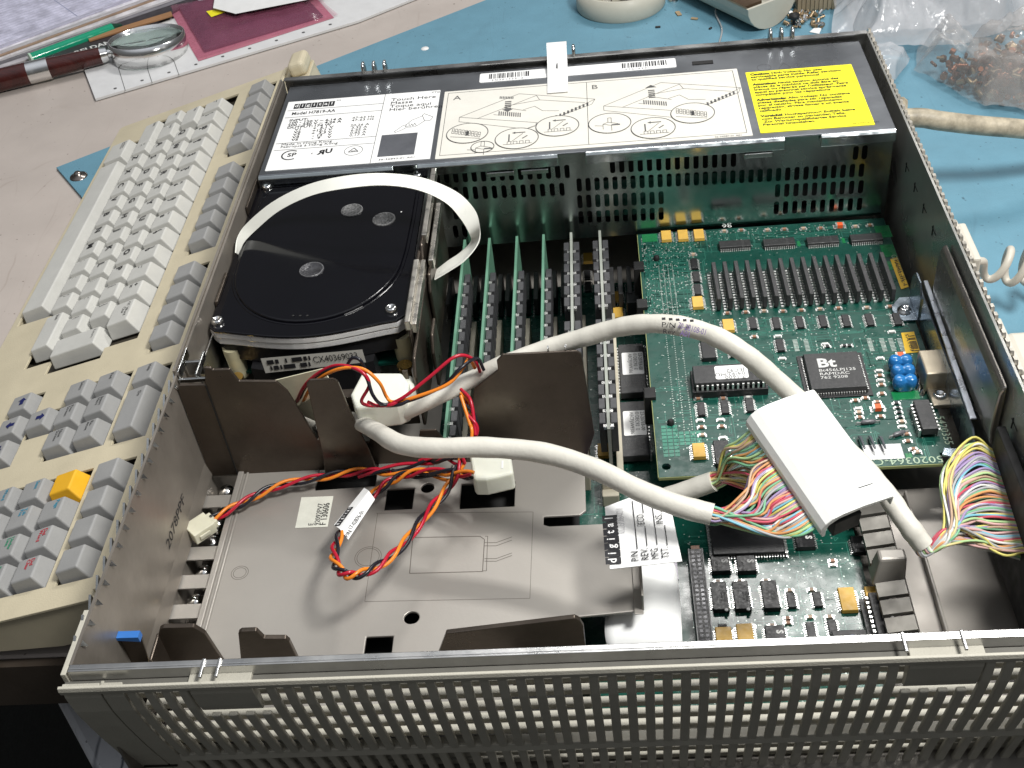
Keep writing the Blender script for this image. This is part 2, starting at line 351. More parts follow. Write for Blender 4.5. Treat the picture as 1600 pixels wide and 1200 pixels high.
# ================================================================== drive shelf
sh = empty('drive_shelf', (.105, .12, .045), 'grey metal drive shelf with upright brown partitions, holes and an engraved outline', 'drive shelf')
ZS = .045
sq = lambda a, b: [V(*G(*q, ZS)[:2]) for q in (a, b)]
def pxrect(a, b):
    p, q = sq(a, b); return [(min(p.x, q.x), min(p.y, q.y)), (max(p.x, q.x), min(p.y, q.y)), (max(p.x, q.x), max(p.y, q.y)), (min(p.x, q.x), max(p.y, q.y))]
outl = [(.0150, .012), (.0150, .1735), (.0560, .1735), (.0560, .1480), (.0860, .1490), (.0860, .1735), (.1885, .1735), (.1889, .1262), (.186, .1235), (.1690, .1235), (.1690, .1185), (.1720, .1172), (.2085, .1172), (.2125, .113), (.2125, .070), (.2095, .0665), (.168, .0635), (.160, .0560), (.155, .012)]
holes = [pxrect((600, 797), (648, 762)), pxrect((718, 795), (805, 752)), circ(.1116, .0678, .0034), circ(.1122, .1459, .0032), pxrect((567, 1031), (615, 993))]
plate('shelf_plate', outl, holes, .0014, Matrix.Translation((0, 0, ZS-.0007)), nickel, sh, bevel=.0004)
# raised rib at the left edge, lattice straps and the rail next to the wall
rb = MB().box(.0150, .02, ZS+.0002, .0178, .172, ZS+.0018).box(.0190, .02, ZS+.0002, .0202, .172, ZS+.0010); rb.build('edge_rib', nickel, sh, bevel=.0004)
for py in (735, 783, 863, 907, 953):
    p = G(340, py, .044); MB().box(-.0002 if py > 700 else 0, p.y-.0040, .0432, .0150, p.y+.0040, .0440).build('cross_strap', nickel, sh)
for k, py in enumerate((762, 812, 840, 885, 930, 975)):
    p = G(340, py, .030)
    MB().lathe([(.0001, .006), (.003, .005), (.0045, .0025), (.005, 0)], 16, M=Matrix.Translation((.0045, p.y-.004, .028))).build('standoff', chrome, sh)
MB().box(.0003, .01, .026, .0148, .17, .0265).build('lower_rail', mat('dark_lower_rail', (.05, .045, .04), .3, .8), sh)
MB().box(.0095, .03, .0301, .0140, .15, .0306).build('contact_strip', goldm, sh)
# engraved outline and rings
def rule(mb, pts, wd, z, mi=0):
    for p, q in zip(pts, pts[1:]):
        p = V(*p[:2]); q = V(*q[:2]); d = (q-p)
        if d.length < 1e-7: continue
        n = V(-d.y, d.x).normalized()*wd/2; mb.quad((*(p-n), z), (*(q-n), z), (*(q+n), z), (*(p+n), z), mi)
g2 = lambda *q: [G(x, y, ZS)[:2] for x, y in q]
def engrave(pts, wd, z):
    mb = MB(); rule(mb, pts, wd, z); mb.build('engraved_line', mat('engraved_dark_line', (.13, .115, .10), .6, .4), sh)
engrave(g2((588, 802), (833, 800), (828, 935), (570, 940), (590, 802)), .0002, ZS+.00006)
engrave(g2((648, 840), (750, 838), (757, 843), (754, 893), (640, 896), (645, 840)), .0004, ZS+.00006)
for s_ in ((757, 848, 800), (757, 853, 800), (757, 873, 800), (757, 877, 800)):
    engrave(g2((s_[0], s_[1]), (775, s_[1]), (s_[2], s_[1]-9)), .0003, ZS+.00006)
engrave(g2((758, 838), (762, 838), (760, 892), (754, 892)), .0003, ZS+.00006)
for cx, cy, r in ((.088, .1035, .0062), (.088, .1035, .0052), (.0285, .0975, .0040), (.0285, .0975, .003)):
    c_ = circ(cx, cy, r, 30); engrave(c_+c_[:1], .00022, ZS+.00006)

# stock sticker
sk = [G(x, y, ZS+.0002) for x, y in ((461, 825), (512, 823), (521, 775), (471, 777))]
stk = MB().quad(*sk).build('paper_sticker', mat('foiled_cream_sticker', (.66, .66, .58), .5), sh)
text('F 130606', sk[1]+V(-.001, .001, .0003), sk[2]-sk[1], sk[0]-sk[1], .0046, ink, stk, width=.014)
text('E\n92092PV7', sk[0]+(sk[1]-sk[0])*.55+V(0, .001, .0003), sk[3]-sk[0], sk[0]-sk[1], .0036, inkgrey, stk, width=.014, lh=.8)
# partitions
PY = .162
upright('partition', [(.0000, .1045), (.0015, .1056), (.0140, .1050), (.0165, .1155), (.0195, .1150), (.0200, .1138), (.0280, .1135), (.0305, .1060), (.0480, .1045), (.0520, .098), (.0595, .066), (.0640, .0635), (.0640, .0445), (.0000, .0445)], PY, nickeldark, sh, th=.0016)
MB().box(.0140, PY-.0006, .0445, .0146, PY-.0001, .105).build('partition_seam', dark, sh)
pb = MB(); pb.prism([(.0635, .1060), (.0655, .1080), (.0765, .1080), (.0785, .1060), (.0800, .092), (.0850, .060), (.0865, .0460), (.0600, .0460), (.0615, .060)], PY-.0045, PY-.0031, 'y')
pb.build('partition_tab', nickeldark, sh, bevel=.0005)
MB().prism([(.0640, .0445), (.1320, .0445), (.1320, .0570), (.122, .0570), (.118, .066), (.110, .066), (.108, .0570), (.100, .0570), (.096, .068), (.088, .068), (.084, .0600), (.0640, .0600)], PY+.002, PY+.0034, 'y').build('low_partition', nickeldark, sh, bevel=.0004)
upright('partition', [(.1300, .0445), (.1400, .0930), (.1525, .1035), (.1525, .1090), (.1555, .1125), (.1895, .1120), (.1915, .1100), (.1945, .0600), (.1935, .0560), (.1900, .0445)], PY, nickeldark, sh)
for x in (.1015, .112, .124): MB().box(x, PY-.007, .045, x+.0022, PY-.002, .0475).build('rivet_stub', nickel, sh, bevel=.0004)
for x in (.176, .184): MB().box(x, PY+.001, .1105, x+.0008, PY+.003, .1140).build('tab_prong', steel, sh)
# uprights at the front
FY = .036
def fl(pts): return [(GY(x, y, FY).x, GY(x, y, FY).z) for x, y in pts]
f1 = MB().prism(fl(((180, 995), (183, 1032+40), (250, 1100), (222, 1000), (216, 994))), FY, FY+.0014, 'y').build('front_flange', nickeldark, sh, bevel=.0003)
MB().box(GY(181, 996, FY).x-.0012, FY-.009, .05, GY(181, 996, FY).x, FY+.0014, GY(181, 996, FY).z-.004).build('flange_return', nickeldark, sh, bevel=.0005)
MB().box(GY(245, 986, FY).x-.0014, FY-.012, .05, GY(245, 986, FY).x, FY+.0014, GY(245, 986, FY).z-.003).build('flange_return', nickeldark, sh, bevel=.0005)
MB().prism(fl(((181, 996), (183, 992), (217, 991), (221, 998))), FY-.0016, FY+.0018, 'y').build('blue_edge', blueflat, f1)
upright('front_flange', fl(((249, 984), (254, 981), (302, 980), (320, 991), (352, 1040), (366, 1110), (250, 1110), (243, 1010))), FY, nickeldark, sh, th=.0022)
upright('front_flange', fl(((372, 990), (376, 987), (400, 986), (412, 998), (446, 998), (452, 1003), (470, 1040), (480, 1110), (384, 1110), (373, 1000))), FY, nickeldark, sh, th=.0022)
upright('front_flange', fl(((697, 990), (898, 966), (906, 970), (912, 980), (925, 1110), (668, 1110), (682, 1030))), FY, nickeldark, sh, th=.0022)
MB().box(.2085, .064, .0455, .2125, .112, .0462).box(.2118, .066, .0455, .2128, .104, .056).build('side_lip', nickel, sh, bevel=.0003)
# bits seen through the openings
MB().box(.022, .020, .030, .185, .1730, .0305).build('shade_sheet', dark, sh)  # added black sheet standing in for the shade below the shelf openings
for k in range(7): MB().box(.0925+k*.002, .1330, .0306, .0935+k*.002, .1375, .0312).build('gold_finger', goldm, sh)

# ================================================================== power supply
ps_ = empty('power_supply', (.187, .405, .05), 'flat silver power supply box across the back, covered with white, cream and yellow labels', 'power supply')
PZ = .1048; PF = .3520
MB().box(.0035, PF+.001, .043, .3705, .4600, .0442).box(.0035, .4588, .05, .3705, .4600, PZ).box(.0035, PF+.001, .0515, .0047, .4585, PZ-.001).box(.3693, PF+.001, .0515, .3705, .4585, PZ-.001).build('box_body', steel2, ps_)
tp = MB().box(.0035, PF-.003, PZ-.001, .3705, .4600, PZ)
tp.build('top_cover', mat('cover_steel', (.42, .44, .47), .3, 1, .06, 14, .04, 300, rvar=.04), ps_, bevel=.0004)
lip = MB().prism([(PF-.0036, PZ-.0002), (PF-.0050, PZ-.0018), (PF-.0050, PZ-.0072), (PF-.0038, PZ-.0078), (PF-.0030, PZ-.0065), (PF-.0030, PZ-.0002)], .0035, .084, 'x')
for a, b in ((.098, .180), (.196, .309), (.329, .3705)): lip.prism([(PF-.0036, PZ-.0002), (PF-.0050, PZ-.0018), (PF-.0050, PZ-.0072), (PF-.0038, PZ-.0078), (PF-.0030, PZ-.0065), (PF-.0030, PZ-.0002)], a, b, 'x')
lip.build('front_lip', mat('lip_steel', (.60, .65, .66), .18, 1, .1), ps_, bevel=.0004)
for x in (.028, .138, .158, .286): MB().box(x, PF-.0056, PZ-.0110, x+.016, PF-.0030, PZ-.0082).build('lock_tab', steel, ps_, bevel=.0004)
slots = []
def srow(p0, p1, n):
    a, b = GY(*p0, PF), GY(*p1, PF)
    for k in range(n):
        t = k/max(1, n-1); c = a.lerp(b, t)
        slots.append(rrect(c.x-.00150, c.z-.0045, c.x+.00150, c.z+.0045, .0013, 3))
srow((683, 276), (886, 268), 15); srow((698, 303), (878, 296), 13); srow((712, 333), (726, 333), 2); srow((712, 362), (726, 361), 2); srow((749, 382), (890, 373), 11)
srow((957, 260), (1146, 250), 14); srow((905, 289), (1346, 266), 32); srow((906, 315), (1033, 309), 10); srow((908, 340), (1033, 334), 10); srow((905, 366), (1033, 360), 10)
srow((1215, 298), (1345, 292), 10); srow((1213, 325), (1343, 319), 10); srow((1337, 239), (1351, 238), 2)
Mf = Matrix(((1, 0, 0, 0), (0, 0, -1, PF+.0005), (0, 1, 0, 0), (0, 0, 0, 1)))
slots = [s_ for i, s_ in enumerate(slots) if not any(abs(s_[0][0]-q[0][0]) < .003 and abs(s_[0][1]-q[0][1]) < .009 for q in slots[:i])]
slots = [s_ for s_ in slots if min(p[1] for p in s_) > .0440 and max(p[1] for p in s_) < .0985]
plate('vented_front', [(.0035, .0432), (.3705, .0432), (.3705, PZ-.0012), (.0035, PZ-.0012)], slots, .0010, Mf, mat('front_panel_steel', (.50, .56, .54), .2, 1, .12, 20, .03, 300), ps_)
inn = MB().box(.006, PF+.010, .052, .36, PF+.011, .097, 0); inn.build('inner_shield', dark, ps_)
MB().box(.20, PF+.004, .055, .31, PF+.0055, .08).build('inner_board', pcb, ps_)
# labels on the cover
Z1 = PZ+.0003
def label(name, x0, y0, x1, y1, m, r=.0005, z=Z1, parent=ps_): return MB().prism(rrect(x0, y0, x1, y1, r, 3), z-.0002, z).build(name, m, parent)
la = label('rating_label', .0068, .3535, .1055, .4375, white)
zi = Z1+.00012
def lines_on(parent, segs, wd=.0004, z=None, m=ink, name='ruled_lines'):
    mb = MB()
    for s_ in segs: rule(mb, s_, wd, z or zi)
    return mb.build(name, m, parent)
lines_on(la, [[(.0700, .3535), (.0700, .4375)], [(.008, .4255), (.0700, .4255)], [(.008, .4165), (.0700, .4165)], [(.008, .3845), (.0700, .3845)], [(.008, .3765), (.0700, .3765)]], .0003)
def logo(parent, o, x, y, sz, m1=ink, m2=white, nm='company_logo'):
    x = Vector(x).normalized(); z = x.cross(Vector(y)).normalized(); y = z.cross(x); o = Vector(o); mb = MB()
    for k in range(7):
        a = o+x*k*sz*1.06; mb.quad(a, a+x*sz*.96, a+x*sz*.96+y*sz*1.75, a+y*sz*1.75)
    lg = mb.build(nm, m1, parent)
    for k, chh in enumerate('digital'): text(chh, o+x*(k*sz*1.06+sz*.48)+y*sz*.52+z*.0001, x, y, sz*1.35, m2, lg, align='CENTER', bold=sz*.02)
    return lg
X, Y_ = (1, 0, 0), (0, 1, 0)
logo(la, (.0115, .4275, zi), X, Y_, .0036)
text('TM', (.0385, .4335, zi), X, Y_, .0022, ink, la)
text('Model H7819-AA', (.0115, .4195, zi), X, Y_, .0052, ink, la, width=.028, bold=.00008)
text('INPUT:\n100 - 120 V ~\n200 - 240 V ~\nOUTPUT:\n     V1\n     V2\n     V3\n     V4\n     V5', (.0115, .4115, zi), X, Y_, .0036, ink, la, wide=1.1, lh=.86, bold=.00008)
text('\n6,14 A\n4,26 A', (.0350, .4115, zi), X, Y_, .0036, ink, la, wide=1.1, lh=.86, bold=.00008)
text('\n\n\n174 W\n+  5,1 V\n+12,1 V\n+  3,3 V\n - 12   V\n -  9    V', (.0285, .4115, zi), X, Y_, .0036, ink, la, wide=1.1, lh=.86, bold=.00008)
text('\n47-63 Hz\n47-63 Hz\n\n20,26 A\n 3,32 A\n 6,45 A\n 0,85 A\n 0,17 A', (.0520, .4115, zi), X, Y_, .0036, ink, la, wide=1.05, lh=.86)
text("Made in Hong Kong\nFabriqué à Hong Kong", (.0115, .3818, zi), X, Y_, .0034, ink, la, wide=1.15, lh=.85)
text('SP', (.0175, .3680, zi), X, Y_, .0058, ink, la, bold=.0001); lines_on(la, [[(.0195+.0052*math.cos(t/10), .3697+.0052*math.sin(t/10)) for t in range(9, 54)]], .0009, name='certification_mark')
text('R', (.0405, .3680, zi), (-1, 0, 0), (0, 1, 0), .0070, ink, la, bold=.0003, name='certification_mark').scale = (1, 1, 1)
text('U', (.0405, .3690, zi), X, Y_, .0070, ink, la, bold=.0003, wide=.9, name='certification_mark')
cc = circ(.0580, .3695, .0055, 32); lines_on(la, [cc+cc[:1]], .0003); lines_on(la, [[(.0550, .3680), (.0580, .3725), (.0610, .3680), (.0550, .3680)], [(.0565, .3690), (.0595, .3690)]], .0005, name='certification_mark')
text('c', (.0320, .3690, zi), X, Y_, .003, ink, la)
text('Touch Here\nMasse\nToque aquí\nHier berühren', (.0745, .4275, zi), X, Y_, .0052, ink, la, wide=1.12, lh=.82)
text('CTG', (.1000, .4340, zi), X, Y_, .0026, ink, la)
text('36-36843-01 A01', (.0745, .3556, zi), X, Y_, .0026, ink, la, wide=1.2)
MB().box(.0735, .3598, Z1, .0955, .3850, Z1+.0002).build('touch_pad', mat('bare_steel_dark_reflection', (.12, .125, .14), .4, .3), la)  # dark reflection of the bare steel put into its base colour
hand = [[(.0808, .3885), (.0850, .3945), (.0875, .3960), (.0905, .4010), (.0970, .4055)], [(.0808, .3885), (.0815, .3872), (.0850, .3895), (.0880, .3925), (.0930, .3925), (.0955, .3950), (.0985, .3990)],
        [(.0965, .4060), (.0975, .4080), (.1035, .4030), (.1020, .3990), (.0985, .3990), (.0965, .4060)], [(.0878, .3960), (.0868, .3935), (.0895, .3940), (.0890, .3975)], [(.0900, .3930), (.0908, .3965), (.0918, .3935), (.0925, .3970), (.0938, .3940)]]
lines_on(la, hand, .00028, name='pointing_hand')
lb = label('instruction_label', .1085, .3525, .2915, .4345, cream)
sg = [[(.1110, .3560), (.1110, .4320), (.2885, .4320), (.2885, .3560), (.1110, .3560)], [(.1982, .3560), (.1982, .4320)]]
lines_on(lb, sg, .00028)
text('A', (.1145, .4225, zi), X, Y_, .0075, inkgrey, lb); text('B', (.2010, .4225, zi), X, Y_, .0075, inkgrey, lb)
def machine(ox):
    P = lambda x, y: (ox+x, .356+y)
    s_ = [[P(.009, .044), P(.045, .068), P(.092, .0535), P(.062, .0285), P(.009, .044)], [P(.009, .044), P(.009, .0385), P(.050, .0235), P(.062, .0285)], [P(.050, .0235), P(.090, .0475), P(.092, .0535)],
          [P(.020, .0405), P(.056, .0640)], [P(.056, .0640), P(.058, .058), P(.086, .0500)], [P(.037, .0535), P(.058, .058)], [P(.048, .047), P(.055, .0505), P(.060, .044), P(.070, .0425)], [P(.036, .052), P(.050, .0455)], [P(.030, .0440), P(.034, .0425)]]
    lines_on(lb, s_, .0003, name='machine_drawing', m=inkgrey)
    mb = MB()
    for k in range(11): mb.box(ox+.033+k*.0013, .356+.0425-.0004*k, zi-.0001, ox+.0337+k*.0013, .356+.0475-.0004*k, zi)
    if ox < .19:
        for k in range(9): mb.box(ox+.033+k*.0010, .356+.0635-.0002*k, zi-.0001, ox+.0336+k*.001, .356+.0665-.0002*k, zi)
    for k in range(5): mb.box(ox+.0365, .356+.0495+k*.0022, zi-.0001, ox+.0405, .356+.0507+k*.0022, zi)
    yy = .356+(.0655 if ox > .19 else .0475)
    mb.add([(ox+.035, yy-.003 if ox > .19 else yy+.002, zi), (ox+.042, yy-.003 if ox > .19 else yy+.002, zi), (ox+.0385, yy+.0005 if ox > .19 else yy-.0015, zi)], [(0, 1, 2)])
    # shaded flank
    for k in range(14): t = k/14; mb.box(ox+.056+t*.033, .356+.0262+t*.0212, zi-.0001, ox+.0572+t*.033, .356+.0292+t*.0222, zi)
    mb.build('machine_drawing', inkgrey, lb)
machine(.1110); machine(.1990)
def bubble(cx, cy, r, kind):
    c_ = circ(cx, cy, r, 36, r*.93); bd = MB().add([(p[0], p[1], zi+.00012) for p in c_], [tuple(range(36))]).build('drawing_bubble', cream, lb)
    z = zi+.0003; lines_on(bd, [c_+c_[:1]], .0005, z=z, m=inkgrey)
    sg = []; mb = MB()
    if kind == 'slots':
        for k in range(4): x = cx-.0055+k*.0036; sg.append([(x, cy-.0065), (x, cy-.0035), (x+.0022, cy-.0035), (x+.0022, cy-.0065)])
        sg.append([(cx-.008, cy-.0065), (cx+.009, cy-.0065)]); sg.append([(cx-.003, cy-.0035), (cx+.0035, cy+.005)])
        mb.box(cx-.005, cy-.003, z-.0001, cx-.0042, cy+.005, z); mb.box(cx-.001, cy+.006, z-.0001, cx+.005, cy+.0068, z); mb.add([(cx-.001, cy+.0052, z), (cx-.001, cy+.0076, z), (cx-.003, cy+.0064, z)], [(0, 2, 1)])
        mb.add([(cx+.003, cy-.0005, z), (cx+.006, cy+.0025, z), (cx+.0065, cy+.002, z), (cx+.0035, cy-.001, z)], [(0, 3, 2, 1)])
    elif kind == 'strip':
        for k in range(9): x = cx-.0095+k*.0020; y = cy+.004-k*.0008; sg.append([(x, y-.003), (x+.0003, y+.0025), (x+.0016, y+.0022), (x+.0013, y-.0034), (x, y-.003)]); sg.append([(x, y-.0003), (x+.0015, y-.0006)])
        sg.append([(cx-.010, cy-.003), (cx+.008, cy-.0075)]); mb.box(cx-.001, cy-.003, z-.0001, cx+.001, cy+.002, z)
    else:
        sg += [[(cx-.004, cy-.007), (cx-.004, cy-.001), (cx+.001, cy-.003), (cx+.001, cy-.009)], [(cx-.004, cy-.001), (cx-.001, cy+.001), (cx+.005, cy-.0015)], [(cx-.009, cy-.002), (cx-.004, cy-.003)], [(cx-.001, cy+.001), (cx-.001, cy+.006), (cx+.001, cy+.006), (cx+.001, cy)]]
        mb.box(cx+.001, cy-.003, z-.0001, cx+.006, cy-.0018, z)
    lines_on(bd, sg, .0003, z=z, m=inkgrey)
    if mb.v: mb.build('drawing_arrow', inkgrey, bd)
bubble(.1260, .3795, .0125, 'strip'); bubble(.1360, .3620, .0068, 'clip'); bubble(.1560, .3690, .0128, 'slots'); bubble(.1800, .3800, .0128, 'slots')
bubble(.2110, .3785, .0125, 'clip'); bubble(.2360, .3690, .0128, 'slots'); bubble(.2600, .3830, .0128, 'strip')
text('36-34587-01 A01', (.2700, .3530, zi), X, Y_, .0022, ink, lb)
ly = label('warning_label', .2960, .3545, .3600, .4285, yellow)
wy = .4238
for s_, n in (("Caution: High Voltage: No user\nserviceable parts inside. Refer servicing\nto qualified service personnel.", 3), ("Attention: haute tension: aucune des\npièces de la machine ne doit être en-\ntrenue ou réparée par l'utilisateur. Faire\nappel au personnel service après-vente\ncompétent pour les réparations.", 5),
              ("Advertencia: Alto Voltaje: No contiene\npiezas diseñadas para ser reparadas\npor el usuario. Para mantenimiento\nreparación, sírvase llamar a un agente\ncalificado.", 5), ("Vorsicht! Hochspannung! Enthält keine\nvom Benutzer zu wartenden Teile.\n Zur Wartungqualifiziertes Service\nPersonal hinzuziehen.", 4)):
    text(s_, (.2985, wy, zi), X, Y_, .00335, ink, ly, wide=1.02, lh=.98, bold=.0001)
    hd = s_.split(' ')[0]; text(hd, (.2985, wy, zi+.00005), X, Y_, .00335, ink, ly, bold=.00016)
    wy -= .00335*n*.98+.0030
text('36-34557-01  A01', (.3480, .3565, zi), X, Y_, .0020, ink, ly)
for k, (a, b) in enumerate(((.304, 'UL'), (.3165, 'VDE'), (.329, 'HK'), (.3425, 'PSU'))):
    c_ = circ(a+.004, .4335, .0042, 24) if k == 0 else ([(a, .4300), (a+.008, .4300), (a+.004, .4375)] if k == 1 else [(a, .4298), (a+.008, .4298), (a+.008, .4370), (a, .4370)])
    lines_on(ps_, [c_+c_[:1]], .0002, z=PZ+.0001, m=inkgrey, name='stamped_mark')
bc = label('barcode_label', .1300, .4430, .2550, .4552, white, .0012)
def bars(parent, x0, x1, y0, y1, z):
    mb = MB(); x = x0
    while x < x1:
        wd = random.choice((.0003, .0003, .0006, .0009)); mb.box(x, y0, z-.0001, x+wd, y1, z); x += wd+random.choice((.0004, .0004, .0008))
    return mb.build('barcode', ink, parent)
bars(bc, .136, .1620, .4470, .4535, zi); bars(bc, .2210, .2490, .4470, .4535, zi)
text('S N 3 0 1 4 3 9 1 2', (.138, .4440, zi), X, Y_, .0026, inkgrey, bc); text('0 7 2 1 6 4 0 1', (.223, .4440, zi), X, Y_, .0026, inkgrey, bc)
MB().box(.2650, .4440, PZ, .2780, .4480, PZ+.0006).build('punched_slot', dark, ps_)
# white tag folded over the rear rim
tg = [(.4205, Z1+.0006), (.440, Z1+.0012), (.456, Z1+.005), (.4625, .1155), (.4680, .1162), (.4730, .1120)]
tgm = MB(); pr_ = spline([(.1802, a, b) for a, b in tg], 5)
for i in range(len(pr_)-1):
    p, q = pr_[i], pr_[i+1]; n0 = V(0, 0, .0003)
    tgm.add([(.1738, p.y, p.z), (.1866, p.y, p.z), (.1866, q.y, q.z), (.1738, q.y, q.z), (.1738, p.y, p.z+.0003), (.1866, p.y, p.z+.0003), (.1866, q.y, q.z+.0003), (.1738, q.y, q.z+.0003)],
            [(3, 2, 1, 0), (4, 5, 6, 7), (0, 1, 5, 4), (2, 3, 7, 6), (1, 2, 6, 5), (3, 0, 4, 7)], smooth=False)
tgo = tgm.build('folded_tag', white); tag(tgo, 'small blank white tag folded over the rear rim onto the power supply', 'tag')
MB().box(.1798, .4480, .1082, .1804, .4520, .1098).build('ink_mark', ink, tgo)
# ================================================================== hard disk
dk = empty('hard_disk_drive', (.052, .28, .06), 'black lacquered hard disk drive with rounded cover bulge and chrome edge', 'hard disk')
ZD = .0985
x0, x1, y0, y1 = .0010, .1030, .2130, .3490
bodyp = [(x0, y0+.004), (x0+.004, y0)]+[(x0+.004+(x1-x0-.008)*t, y0-.0085*math.sin(math.pi*t)**1.3) for t in [k/14 for k in range(1, 14)]]+[(x1-.004, y0), (x1, y0+.004), (x1, y1), (x0, y1)]
MB().prism(bodyp, ZD-.0030, ZD-.0016).build('cover_plate', blackgloss, dk, bevel=.0012, seg=3)
ins_ = lambda k: [(p[0]+(k if p[0] < .05 else -k), p[1]+k) for p in bodyp]
bright = mat('satin_bright_metal', (.88, .88, .88), .34, .35, .1, 60)
MB().prism(ins_(.0003), ZD-.0066, ZD-.0032).build('chrome_band', bright, dk, bevel=.0005)
MB().prism(ins_(.0006), ZD-.0106, ZD-.0069).build('chrome_band', bright, dk, bevel=.0005)
MB().prism(ins_(.002), ZD-.022, ZD-.0108).build('drive_casting', mat('black_casting', (.02, .02, .022), .4, .3), dk, bevel=.0008)
# the raised bulge with its round front end
bp = [(x0+.0100, y1-.004), (x0+.0060, y1-.020), (x0+.0045, y0+.062)]
ctr = (x0+.0505, y0+.052); ra, rb_ = .0455, .0500
bp += [(ctr[0]-ra*math.cos(t), ctr[1]-rb_*math.sin(t)) for t in [math.pi*k/28 for k in range(1, 28)]]
bp += [(x1-.0052, y0+.060), (x1-.0045, y0+.090), (x1-.0045, y1-.006), (x1-.008, y1-.003)]
MB().prism(bp, ZD-.0022, ZD, smooth=False).build('cover_bulge', blackgloss, dk, bevel=.0016, seg=4)
MB().prism([(ctr[0]+(p[0]-ctr[0])*1.035, y0+.05+(p[1]-y0-.05)*1.03) for p in bp], ZD-.0024, ZD-.0012).build('bulge_foot', blackgloss, dk, bevel=.001, seg=3)
ringm = mat('clear_seal', (.13, .13, .13), .22, 0, .85, 900, .8, 1200)
for px, py, r in ((487, 422, .0066), (550, 329, .0062), (600, 343, .0064)):
    p = G(px, py, ZD)
    sl_ = MB().lathe([(.0001, .0003), (r*.82, .0003), (r*.86, .0007), (r, .0006), (r*1.03, .00005)], 32, M=Matrix.Translation((p.x, p.y, ZD))).build('round_seal', mat('clear_seal_dark', (.05, .05, .055), .2, 0, .5, 400, .5, 700) if px == 487 else ringm, dk)
    MB().lathe([(r*.9, .0001), (r*.96, .0007), (r*1.02, .0001)], 32, close=False, M=Matrix.Translation((p.x, p.y, ZD))).build('seal_rim', mat('seal_rim', (.3, .3, .3), .3), sl_)
for px, py in ((339, 500), (611, 481), (652, 272), (417, 290)):
    p = G(px, py, ZD)
    s1 = MB().lathe([(.0032, -.0018), (.0032, -.0006), (.0026, .0008), (.0016, .0010), (.0015, .0004), (.0001, .0004)], 18, M=Matrix.Translation((p.x, p.y, ZD))).build('cover_screw', chrome, dk)
for px in (458, 469, 480): p = G(px, 493, ZD+.0002); MB().lathe([(.0001, .0001), (.0007, 0)], 10, M=Matrix.Translation(p)).build('breather_hole', dark, dk)
p = G(627, 331, ZD+.0003); MB().lathe([(.0001, .0001), (.0005, 0)], 8, M=Matrix.Translation(p)).build('paint_fleck', white, dk)
# board, stand-offs and serial label below the cover
MB().box(x0+.003, y0+.002, .066, x1-.003, y1, .0676).build('drive_board', pcb, dk)
for px, py in ((358, 560), (624, 540)):
    p = G(px, py, .082); MB().lathe([(.0045, -.012), (.0052, .004), (.0052, .007)], 20, M=Matrix.Translation((p.x, p.y+.0085, .076))).build('rubber_mount', mat('yellowed_rubber', (.58, .54, .36), .5), dk)
    MB().lathe([(.003, 0), (.003, .008), (.004, .008), (.004, .010)], 12, M=Matrix.Translation((p.x+.001, p.y-.002, .061))).build('brass_screw', goldm, dk)
MB().prism([(.020, y0-.006), (.030, y0-.0092), (.052, y0-.0102), (.074, y0-.0092), (.084, y0-.006), (.084, y0+.010), (.02, y0+.010)], .060, ZD-.0222).build('motor_bulge', mat('black_casting', (.02, .02, .022)), dk)
lv = [GY(x, y, y0-.0108) for x, y in ((407, 560), (415, 583), (572, 566), (566, 546))]
sl2 = MB().quad(lv[1], lv[2], lv[3], lv[0]).build('serial_label', mat('faded_label', (.55, .54, .50), .5), dk)
text('CX40369033', lv[1]+(lv[2]-lv[1])*.50+(lv[3]-lv[2])*.40+V(0, -.0003, 0), lv[2]-lv[1], lv[3]-lv[2], .0058, ink, sl2, width=.023)
sb = MB(); 
for row in (.16, .56):
    for k in range(26):
        if random.random() < .6:
            a = lv[1]+(lv[2]-lv[1])*(.05+k*.0165)+(lv[0]-lv[1])*row+V(0, -.0003, 0); d = (lv[2]-lv[1]).normalized()*.0009; u = (lv[0]-lv[1])*.28
            sb.quad(a, a+d, a+d+u, a+u)
sb.build('barcode', ink, sl2)
# metal cradle brackets either side of the drive
cr_ = empty('drive_bracket', (.108, .26, .045), 'nickel plated bracket with vertical ribs right of the hard disk', 'bracket')
for k, (xa, ya, yb, za, zb) in enumerate(((.1050, .205, .268, .050, .101), (.1075, .185, .262, .05, .090), (.1065, .262, .335, .05, .104), (.1100, .25, .325, .05, .093), (.1125, .215, .235, .05, .080))):
    MB().prism([(ya, za), (yb, za), (yb, zb), (ya+.006, zb), (ya, zb-.008)], xa, xa+.0018, 'x').build('bracket_plate', nickeldark, cr_, bevel=.0007)
for xa, ya, yb, z in ((.1040, .205, .258, .1018), (.1066, .207, .262, .0985), (.1070, .275, .343, .1052), (.1105, .262, .318, .0975)):
    MB().box(xa, ya, z-.006, xa+.0030, yb, z).build('bracket_rib', mat('satin_nickel', (.62, .59, .53), .3, .95, .1), cr_, bevel=.0006)
lt = empty('drive_side_rail', (.0015, .25, .06), 'thin steel rail with torn tabs between the hard disk and the left wall', 'bracket')
for ya, yb, zb in ((.318, .352, .101), (.232, .262, .0985)): MB().box(.0002, ya, .06, .0030 if zb > .1 else .0034, yb, zb, top=(0, .004, .0015, 0)).build('rail_tab', nickeldark, lt, bevel=.0004)
MB().box(.0003, .19, .058, .0010, .352, .0900).build('rail_plate', steel2, lt)
# small folded steel latch in the corner by the partition
lc = empty('corner_latch', (.006, .17, .09), 'small folded steel latch at the left wall behind the partition', 'latch')
MB().box(.0003, .1655, .1040, .0150, .1670, .1062).box(.0003, .167, .1050, .0012, .185, .1100).box(.0085, .167, .1040, .0095, .184, .1080).box(.0015, .176, .100, .0095, .1775, .108).build('latch_plate', steel, lc, bevel=.0003)
